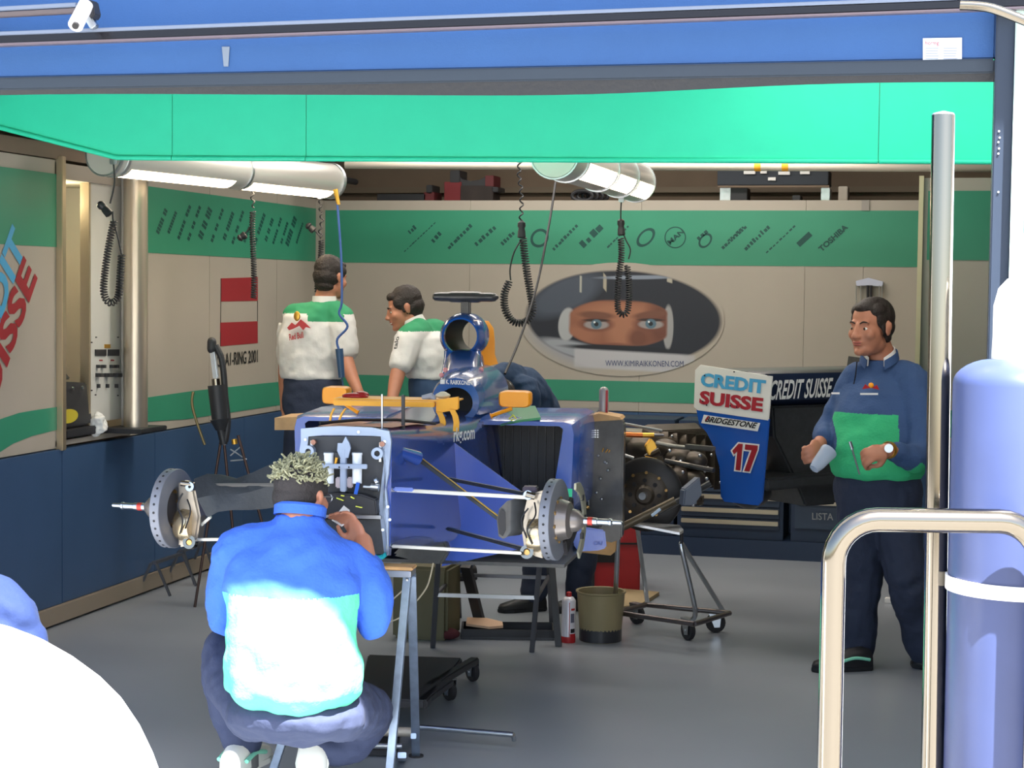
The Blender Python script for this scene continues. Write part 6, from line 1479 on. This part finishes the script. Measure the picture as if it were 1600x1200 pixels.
# things on the panel tops
def on_top(x, y): p = pl(x, y, 1, YB + .2); return p
ZT = 2.33
def bx(nm, x0, y0, x1, y1, m_, par, yy=YB + .1, dp=.2, bev=.004):
    a = pl(x0, y0, 1, yy); b = pl(x1, y1, 1, yy); return MB().b2(a.x, b.x, yy, yy + dp, max(b.z, ZT), a.z).build(nm, m_, par, bevel=bev)
r_ = thing('black_bag', label='flat black bag with a red strap lying on top of the back wall', cat='bag'); bx('bag_body', 589, 303, 665, 318, M_black, r_); bx('red_strap', 662, 300, 678, 318, mat('dark_red', (90, 32, 36), .6), r_); bx('bag_handle', 666, 289, 675, 303, M_black, r_)
r_ = thing('red_machine', label='dark red cradle-shaped machine on top of the back wall', cat='machine')
bx('left_end', 694, 284, 720, 318, mat('dark_red2', (110, 30, 36), .6), r_); bx('left_post', 703, 266, 718, 286, M_black, r_); bx('centre_block', 719, 290, 770, 318, mat('grimy_black', (48, 40, 38), .7, var=.3), r_); bx('right_post', 758, 274, 771, 292, mat('dark_red'.strip(), (90, 32, 36)), r_); bx('right_knob', 768, 292, 778, 300, M_black, r_)
a_ = [pl(x, y, 1, YB + .12) for x, y in ((716, 272), (722, 280), (735, 283), (750, 281), (762, 274), (770, 292), (716, 292))]; MB().prism(a_, (0, .15, 0)).build('cradle', M_black, r_)
r_ = thing('dark_coil', label='small dark heap of cable on top of the back wall under the lamp', cat='cable'); mb = MB()
for k in range(4): mb.tube([pl(910 + 16 * math.cos(t) + k * 8, 306 - 8 * math.sin(t), 1, YB + .1 + k * .03) for t in [2 * PI * j / 16 for j in range(16)]], .014, 8, closed=True)
for v_ in range(len(mb.v)): mb.v[v_] = (mb.v[v_][0], mb.v[v_][1], max(mb.v[v_][2], ZT + .002))
mb.build('cable_turns', M_black, r_, smooth=True)
r_ = thing('overhead_unit', label='long dark equipment tray with steel clips above the back wall panels', cat='tray')
bx('tray_body', 1121, 266, 1294, 289, mat('tray_navy', (34, 42, 52), .6), r_, YB + .05, .3); bx('tray_lip', 1121, 290, 1296, 293, M_brown, r_, YB + .04, .02)
bx('steel_clip', 1125, 292, 1141, 316, M_alu, r_); bx('steel_clip', 1283, 293, 1296, 316, M_alu, r_); bx('steel_clip', 1310, 291, 1324, 317, M_white, r_); bx('small_motor', 1238, 305, 1250, 316, M_black, r_); bx('dark_upright', 1141, 293, 1167, 316, M_black, r_)
for x0, x1, y in ((1162, 1180, 267), (1188, 1198, 266), (1216, 1234, 268), (1250, 1265, 267), (1200, 1212, 277)): bx('pale_item', x0, y, x1, y + 5, M_wtext, r_, YB + .03, .02, .001)
for x in (1184, 1227): MB().lathe([(.029, -.02), (.031, -.02), (.031, .02), (.029, .02)], pl(x, 260, 1, 11.4), (1, .0, 0), 20, closed=True).build('trim_10', M_ye, kind='structure')

# dolly, cans, bucket, crate, sheets
dl_ = thing('mechanic_dolly', gd(640, 1085), YAW, 'low black dolly with steel castors on the floor beside the trestle', 'dolly'); DI = (Matrix.Translation(dl_.location) @ Matrix.Rotation(YAW, 4, 'Z')).inverted()
G = lambda x, y, z=0: DI @ gd(x, y, z)
MB().prism([G(x, y, .11) for x, y in ((560, 1105), (575, 1035), (722, 1040), (668, 1108))], (0, 0, .035)).build('platform', M_black, dl_, bevel=.006)
MB().rect(G(668, 1075, .13), G(742, 1032, .13), .04, .03).build('outrigger', M_black, dl_, bevel=.005); MB().rect(G(655, 1100, .13), G(702, 1066, .13), .04, .03).build('outrigger', M_black, dl_, bevel=.005)
for x, y in ((702, 1094), (738, 1064)): q = G(x, y); castor(dl_, (q.x, q.y, 0), .042, .6)
for x, y in ((585, 1110), (590, 1062)): q = G(x, y); castor(dl_, (q.x, q.y, 0), .042, .6)
jk = thing('steel_bar_jack', gd(660, 1150), 0, 'low steel roller frame with long thin rod lying through the trestle', 'jack'); jo = V(jk.location)
J = lambda x, y, z=0.0: gd(x, y, z) - jo
MB().bar(J(655, 1136, .06), J(802, 1148, .06), .0105, n=10).build('long_rod', M_steel, jk, smooth=True); MB().bar(J(802, 1148, .06), J(803, 1156, .035), .009).build('rod_hook', M_steel, jk, smooth=True)
MB().bar(J(578, 1142, .08), J(645, 1144, .08), .018, n=12).build('roller', mat('roller_cream', (205, 195, 180), .4, .4), jk, smooth=True)
MB().bar(J(565, 1165, .06), J(628, 1166, .06), .010, n=10).build('cross_rod', M_alu, jk, smooth=True)
MB().rect(J(628, 1180, .11), J(628, 1186, .0), .03, .02).build('leg', M_gal, jk, bevel=.002); MB().rect(J(646, 1150, .1), J(646, 1155, .0), .02, .02).build('leg', M_gal, jk, bevel=.002)
MB().prism([J(565, 1150, .004), J(625, 1152, .004), J(622, 1182, .004), J(560, 1180, .004)], (0, 0, .02)).build('base_plate', M_black, jk)
# spray can
c = gd(888, 1003); sc = thing('spray_can', c, 0, 'white and red aerosol can standing under the car', 'can'); k_ = 8.55 / 2800
MB().lathe([(.030, 0), (.034, .004), (.034, .205), (.030, .212), (.022, .222), (.012, .225)], n=28).build('can_body', mat('can_white', (215, 215, 225), .3, .2), sc, smooth=True)
MB().lathe([(.0345, .0), (.0348, .002), (.0348, .028), (.0345, .03)], n=28).build('red_base_band', M_red2, sc, smooth=True)
MB().lathe([(.010, .225), (.014, .226), (.013, .245), (.006, .248)], n=16).build('red_cap', M_red2, sc, smooth=True)
va = (CAM - c); va.z = 0; va.normalize(); vb = V((-va.y, va.x, 0))
def curved(t0, t1, z0, z1, m_, nm): 
    rg = [[(va * math.cos(t) + vb * math.sin(t)) * r0_ + V((0, 0, z)) for r0_, z in ((.0346, z0), (.0346, z1), (.0352, z1), (.0352, z0))] for t in [t0 + (t1 - t0) * k / 6 for k in range(7)]]; MB().loft(rg).build(nm, m_, sc)
curved(.05, .15, .03, .2, M_red2, 'red_stripe'); curved(.3, 1.0, .05, .07, M_ktext, 'dark_mark'); curved(.35, 1.0, .16, .17, M_red2, 'red_mark'); curved(.3, .9, .10, .145, mat('can_grey', (90, 90, 110), .5), 'can_lettering'); curved(.2, 1.2, .03, .045, M_red2, 'red_wave')
c = gd(948, 921) * 0 + gd(938, 1000); bk = thing('bucket', c, 0, 'translucent beige bucket half full of dark fluid beside the aerosol can', 'bucket')
MB().lathe([(.105, .003), (.105, .1)], n=32).build('dark_fluid', mat('fluid_dark', (45, 46, 50), .3), bk, smooth=True)
MB().lathe([(.100, 0), (.108, .1), (.118, .235), (.124, .24), (.124, .247), (.112, .245), (.104, .1), (.097, .006)], n=36, closed=False).build('bucket_wall', mat('bucket_beige', (150, 138, 104), .4, alpha=.8), bk, smooth=True)
# beige jerry container, tray, card, red toolbox, cream sheet
c = gd(655, 1000); MB().b2(c.x - .14, c.x + .14, c.y, c.y + .25, 0, .36).build('beige_crate', mat('crate_beige', (92, 88, 64), .7), None, bevel=.015, label='beige plastic crate on the floor behind the trestle', cat='crate')
c = gd(790, 1000); r_ = thing('drip_tray', c, YAW, 'flat black drip tray on the floor under the car', 'tray'); mb = MB()
mb.b2(-.22, .24, 0, .22, 0, .012).b2(-.22, .24, 0, .01, .012, .05).b2(-.22, .24, .21, .22, .012, .05).b2(-.22, -.21, .01, .21, .012, .05).b2(.23, .24, .01, .21, .012, .05); mb.build('tray_body', M_black, r_, bevel=.002)
MB().prism([pl(x, y, 2, .052) for x, y in ((730, 968), (760, 969), (785, 975), (786, 981), (765, 983), (728, 978))], (0, 0, .012)).build('beige_card', mat('card_beige', (205, 170, 140), .7), None, label='pale beige card lying across the black drip tray', cat='card')
MB().ell(gd(700, 990, .03), (.06, .05, .028), n=16, k=10).build('red_rag', mat('rag_red', (80, 34, 40), .9), None, smooth=True, label='small dark red rag on the floor left of the drip tray', cat='rag')
c = gd(945, 925); r_ = thing('red_toolbox', c, YAW, 'large red tool chest on the floor behind the wheeled frame', 'tool chest')
MB().b2(-.2, .2, 0, .35, 0, .38).build('chest_body', M_red2, r_, bevel=.01); MB().b2(-.05, .08, -.01, 0, .17, .24).build('recess_grip', M_ktext, r_, bevel=.004); MB().b2(-.2, -.06, -.012, 0, .02, .32).build('dark_door', M_black, r_)
MB().b2(-.2, .2, -.006, 0, .275, .285).build('chest_seam', M_ktext, r_)
c = gd(985, 950); MB().prism([gd(958, 955, .002), gd(1000, 950, .002), gd(1030, 930, .002), gd(975, 925, .002)], (0, 0, .02)).build('beige_sheet', mat('sheet_tan', (150, 132, 100), .7), None, label='tan flat sheet on the floor behind the bucket', cat='sheet')
MB().prism([CF.M @ C(x, y, 2.3) for x, y in ((898, 850), (962, 845), (961, 862), (954, 868), (900, 862))], (0, .03, 0)).build('tan_board', M_wood, None)
o = bpy.data.objects['tan_board']; o.parent = car; o.matrix_parent_inverse = CF.I
mb = MB(); c = gd(1388, 943); mb.b2(c.x - .02, c.x + .02, c.y, c.y + .04, 0, .03); mb.build('small_block', M_wtext, None, bevel=.004, label='tiny white block on the floor between the standing man\'s legs', cat='block')
# bottle standing on the engine deck
c = CF.M @ C(943, 652, 2.15); r_ = thing('tall_spray_bottle', c, 0, 'slim grey and red aerosol standing on the rear of the car', 'can')
MB().lathe([(.022, 0), (.022, .125), (.016, .135), (.006, .14)], n=18).build('can_body', mat('can_silver', (165, 160, 160), .4, .3), r_, smooth=True); MB().b2(.010, .021, -.018, -.012, .01, .125).build('red_stripe', M_red2, r_)
# ================================================================== FOREGROUND
# gas cylinder and chrome bottle trolley
dg_ = 3.3; base = at(1592, 900, dg_); bo_ = V((base.x, base.y, 0))
gc = thing('gas_cylinder', bo_, 0, 'large pale blue gas cylinder with white valve cap at the right edge', 'gas cylinder'); rc = .127
z_s = at(1590, 600, dg_).z; z_n = at(1590, 560, dg_).z
M_cyl = mat('cylinder_blue', (54, 65, 104), .4, var=.08, scale=6)
prof = [(.05, .06), (rc - .01, .06), (rc, .08), (rc, z_s - .0)]
for k in range(1, 8):
    t = PI / 2 * k / 8; prof.append((.045 + (rc - .045) * math.cos(t), z_s + (z_n - z_s) * math.sin(t)))
MB().lathe(prof, n=56).build('cylinder_body', M_cyl, gc, smooth=True)
z0 = z_n - .02; zt = at(1590, 436, dg_).z
MB().lathe([(.058, z0), (.06, z0 + .005), (.058, z0 + .06), (.058, zt - .05), (.05, zt - .018), (.034, zt), (.02, zt + .004), (.02, zt + .014), (.003, zt + .014)], n=36).build('valve_cap', mat('cap_white', (230, 228, 225), .4), gc, smooth=True)
MB().lathe([(rc, .0), (rc, .07), (rc - .012, .07), (rc - .012, 0)], n=40, closed=True).build('foot_ring', M_cyl, gc, smooth=True)
zs_ = at(1540, 911, dg_).z
tr_ = thing('bottle_trolley', bo_, YAW, 'chrome tube trolley frame around the blue gas cylinder', 'trolley'); TI = (Matrix.Translation(bo_) @ Matrix.Rotation(YAW, 4, 'Z')).inverted()
Tq = lambda x, y, d: TI @ at(x, y, d)
p1 = Tq(1473, 200, 3.36); p2 = Tq(1457, 1190, 3.36); dpp = (p2 - p1); p0 = p1 + dpp * ((0.0 - p1.z) / dpp.z); ptop = Tq(1474, 180, 3.36)
MB().bar(p0, ptop, .0215, n=28).build('upright_pole', M_chrome, tr_, smooth=True); MB().lathe([(.0215, 0), (.019, .004), (.003, .008)], ptop, (0, 0, 1), 24).build('pole_cap', M_alu, tr_, smooth=True)
hd_ = 3.12; lx = Tq(1302, 900, hd_); lz = Tq(1302, 1190, hd_); hy = Tq(1400, 812, hd_)
R_ = .075; ztop = hy.z; xl = lx.x; pts = [V((Tq(1300, 1190, hd_).x, lx.y, 0)), V((xl, lx.y, ztop - R_ - .1)), V((xl, lx.y, ztop - R_))]
for k in range(1, 9):
    t = PI / 2 * k / 8; pts.append(V((xl + R_ - R_ * math.cos(t), lx.y, ztop - R_ + R_ * math.sin(t))))
xe = xl + .36
pts += [V((xe - R_ - .1, lx.y, ztop + .0)), V((xe - R_, lx.y, ztop))]
for k in range(1, 9):
    t = PI / 2 * k / 8; pts.append(V((xe - R_ + R_ * math.sin(t), lx.y, ztop - R_ + R_ * math.cos(t))))
pts += [V((xe, lx.y, .0))]
MB().tube(pts, .0215, 24).build('front_hoop', M_chrome, tr_, smooth=True)
MB().lathe([(rc + .001, -.013), (rc + .005, -.013), (rc + .005, .013), (rc + .001, .013)], (0, 0, zs_), (0, 0, 1), 56, closed=True).build('white_strap', mat('strap_white', (232, 228, 224), .5), tr_, smooth=True)
MB().b2(-.2, .2, -.2, .16, .0, .008).build('foot_plate', M_alu, tr_, bevel=.002)
MB().bar((p0.x, p0.y, .35), (xl, lx.y, .35), .012).build('side_link', M_chrome, tr_, smooth=True)
# white covered dome in the lower left corner
dc_ = at(-110, 1340, 3.1); do = V((dc_.x, dc_.y, 0)); rr = 375 / 2800 * 3.1
prof = [(rr * 1.02, 0), (rr * 1.0, dc_.z * .5), (rr, dc_.z)]
for k in range(1, 12):
    t = PI / 2 * k / 12; prof.append((rr * math.cos(t), dc_.z + rr * math.sin(t)))
mb = MB(); mb.lathe(prof, n=64)
cvr = mb.build('white_cover', mat('cover_white', (238, 238, 236), .8), None, smooth=True, label='large white dome-shaped fabric cover in the bottom left corner', cat='cover'); cvr.location = do
for v_ in cvr.data.vertices: v_.co += v_.co.normalized() * .006 * noise.noise(v_.co * 5)
mb = MB(); kn = [at(x, y, d) for x, y, d in ((178, 1112, 3.12), (190, 1122, 3.12), (184, 1130, 3.1))]; chain(mb, kn, [.008, .010, .006]); sf_ = shift(mb, do).build('cover_tab', mat('cover_white', (238, 238, 236)), cvr, smooth=True)
# blue folded jacket on the floor side of the dome
bj = MB(); chain(bj, [at(-30, 930, 3.5), at(-5, 940, 3.5), at(25, 962, 3.5), at(52, 985, 3.5)], [.05, .055, .05, .03], n=16, flat=.8)
chain(bj, [at(-20, 990, 3.5), at(25, 1010, 3.5)], [.08, .06], n=14); chain(bj, [at(-40, 1010, 3.48), at(10, 1060, 3.46), at(30, 1110, 3.46)], [.09, .08, .06], n=14)
blob(bj, 'blue_jacket', mat('jacket_blue', (10, 32, 74), .85, bump=.2), None, voxel=.008, smooth=4, disp=.012, dscale=.07, label='blue jacket bundled against the back of the white cover', cat='jacket')
# overhead boom in front of the door
bm_ = thing('overhead_boom', pl(0, 60, 1, 4.4), 0, 'long dark overhead boom with aluminium edges above the garage door', 'boom'); bo2 = V(bm_.location)
B_ = lambda x, y, yy=4.4: pl(x, y, 1, yy) - bo2
for nm, dy_, w_, m_ in (('boom_upper_edge', -8, .011, mat('boom_edge', (110, 120, 138), .45, .3)), ('boom_body', 1, .020, mat('boom_dark', (34, 34, 40), .25, .6)), ('boom_lower_edge', 9, .008, mat('boom_mauve', (110, 98, 104), .35, .6))):
    MB().rect(B_(-200, 62 + dy_ + 7), B_(1640, 2 + dy_), .03, w_).build(nm, m_, bm_, bevel=.002)
MB().rect(B_(-100, 20, 4.38), B_(122, 8, 4.38), .02, .012).build('upper_rail', _m['boom_edge'], bm_, bevel=.002); MB().rect(B_(-100, 29, 4.38), B_(122, 17, 4.38), .02, .014).build('upper_rail', mat('boom_brown', (95, 85, 85), .4, .5), bm_, bevel=.002)
e = thing('nozzle'); e.parent = bm_
MB().bar(B_(118, 40, 4.3), B_(134, 8, 4.36), .020, n=20).build('nozzle_body', mat('nozzle_white', (225, 222, 225), .4), e, smooth=True); MB().bar(B_(117.5, 41, 4.29), B_(119, 38, 4.3), .009, n=14).build('nozzle_mouth', M_ktext, e)
MB().prism([B_(x, y, 4.36) for x, y in ((132, 0), (143, 0), (148, 22), (142, 30), (134, 18))], (0, .04, 0)).build('bracket', M_black, bm_, bevel=.003)
MB().rect(B_(138, 26, 4.38), B_(149, 44, 4.38), .022, .02).build('clamp', M_steel, bm_, bevel=.003)
MB().tube(spline([B_(1500, 8, 4.1), B_(1535, 10, 4.1), B_(1565, 18, 4.1), B_(1640, 48, 4.1)], 5), .011, 12).build('curved_arm', M_chrome, bm_, smooth=True)
for a_ in (-2.6, .6): MB().bar(V((a_, 4.4, 2.42)) - bo2 + V((0, 0, .0)), V((a_, 4.42, 4.39)) - bo2, .012).build('hanger', M_black, bm_)
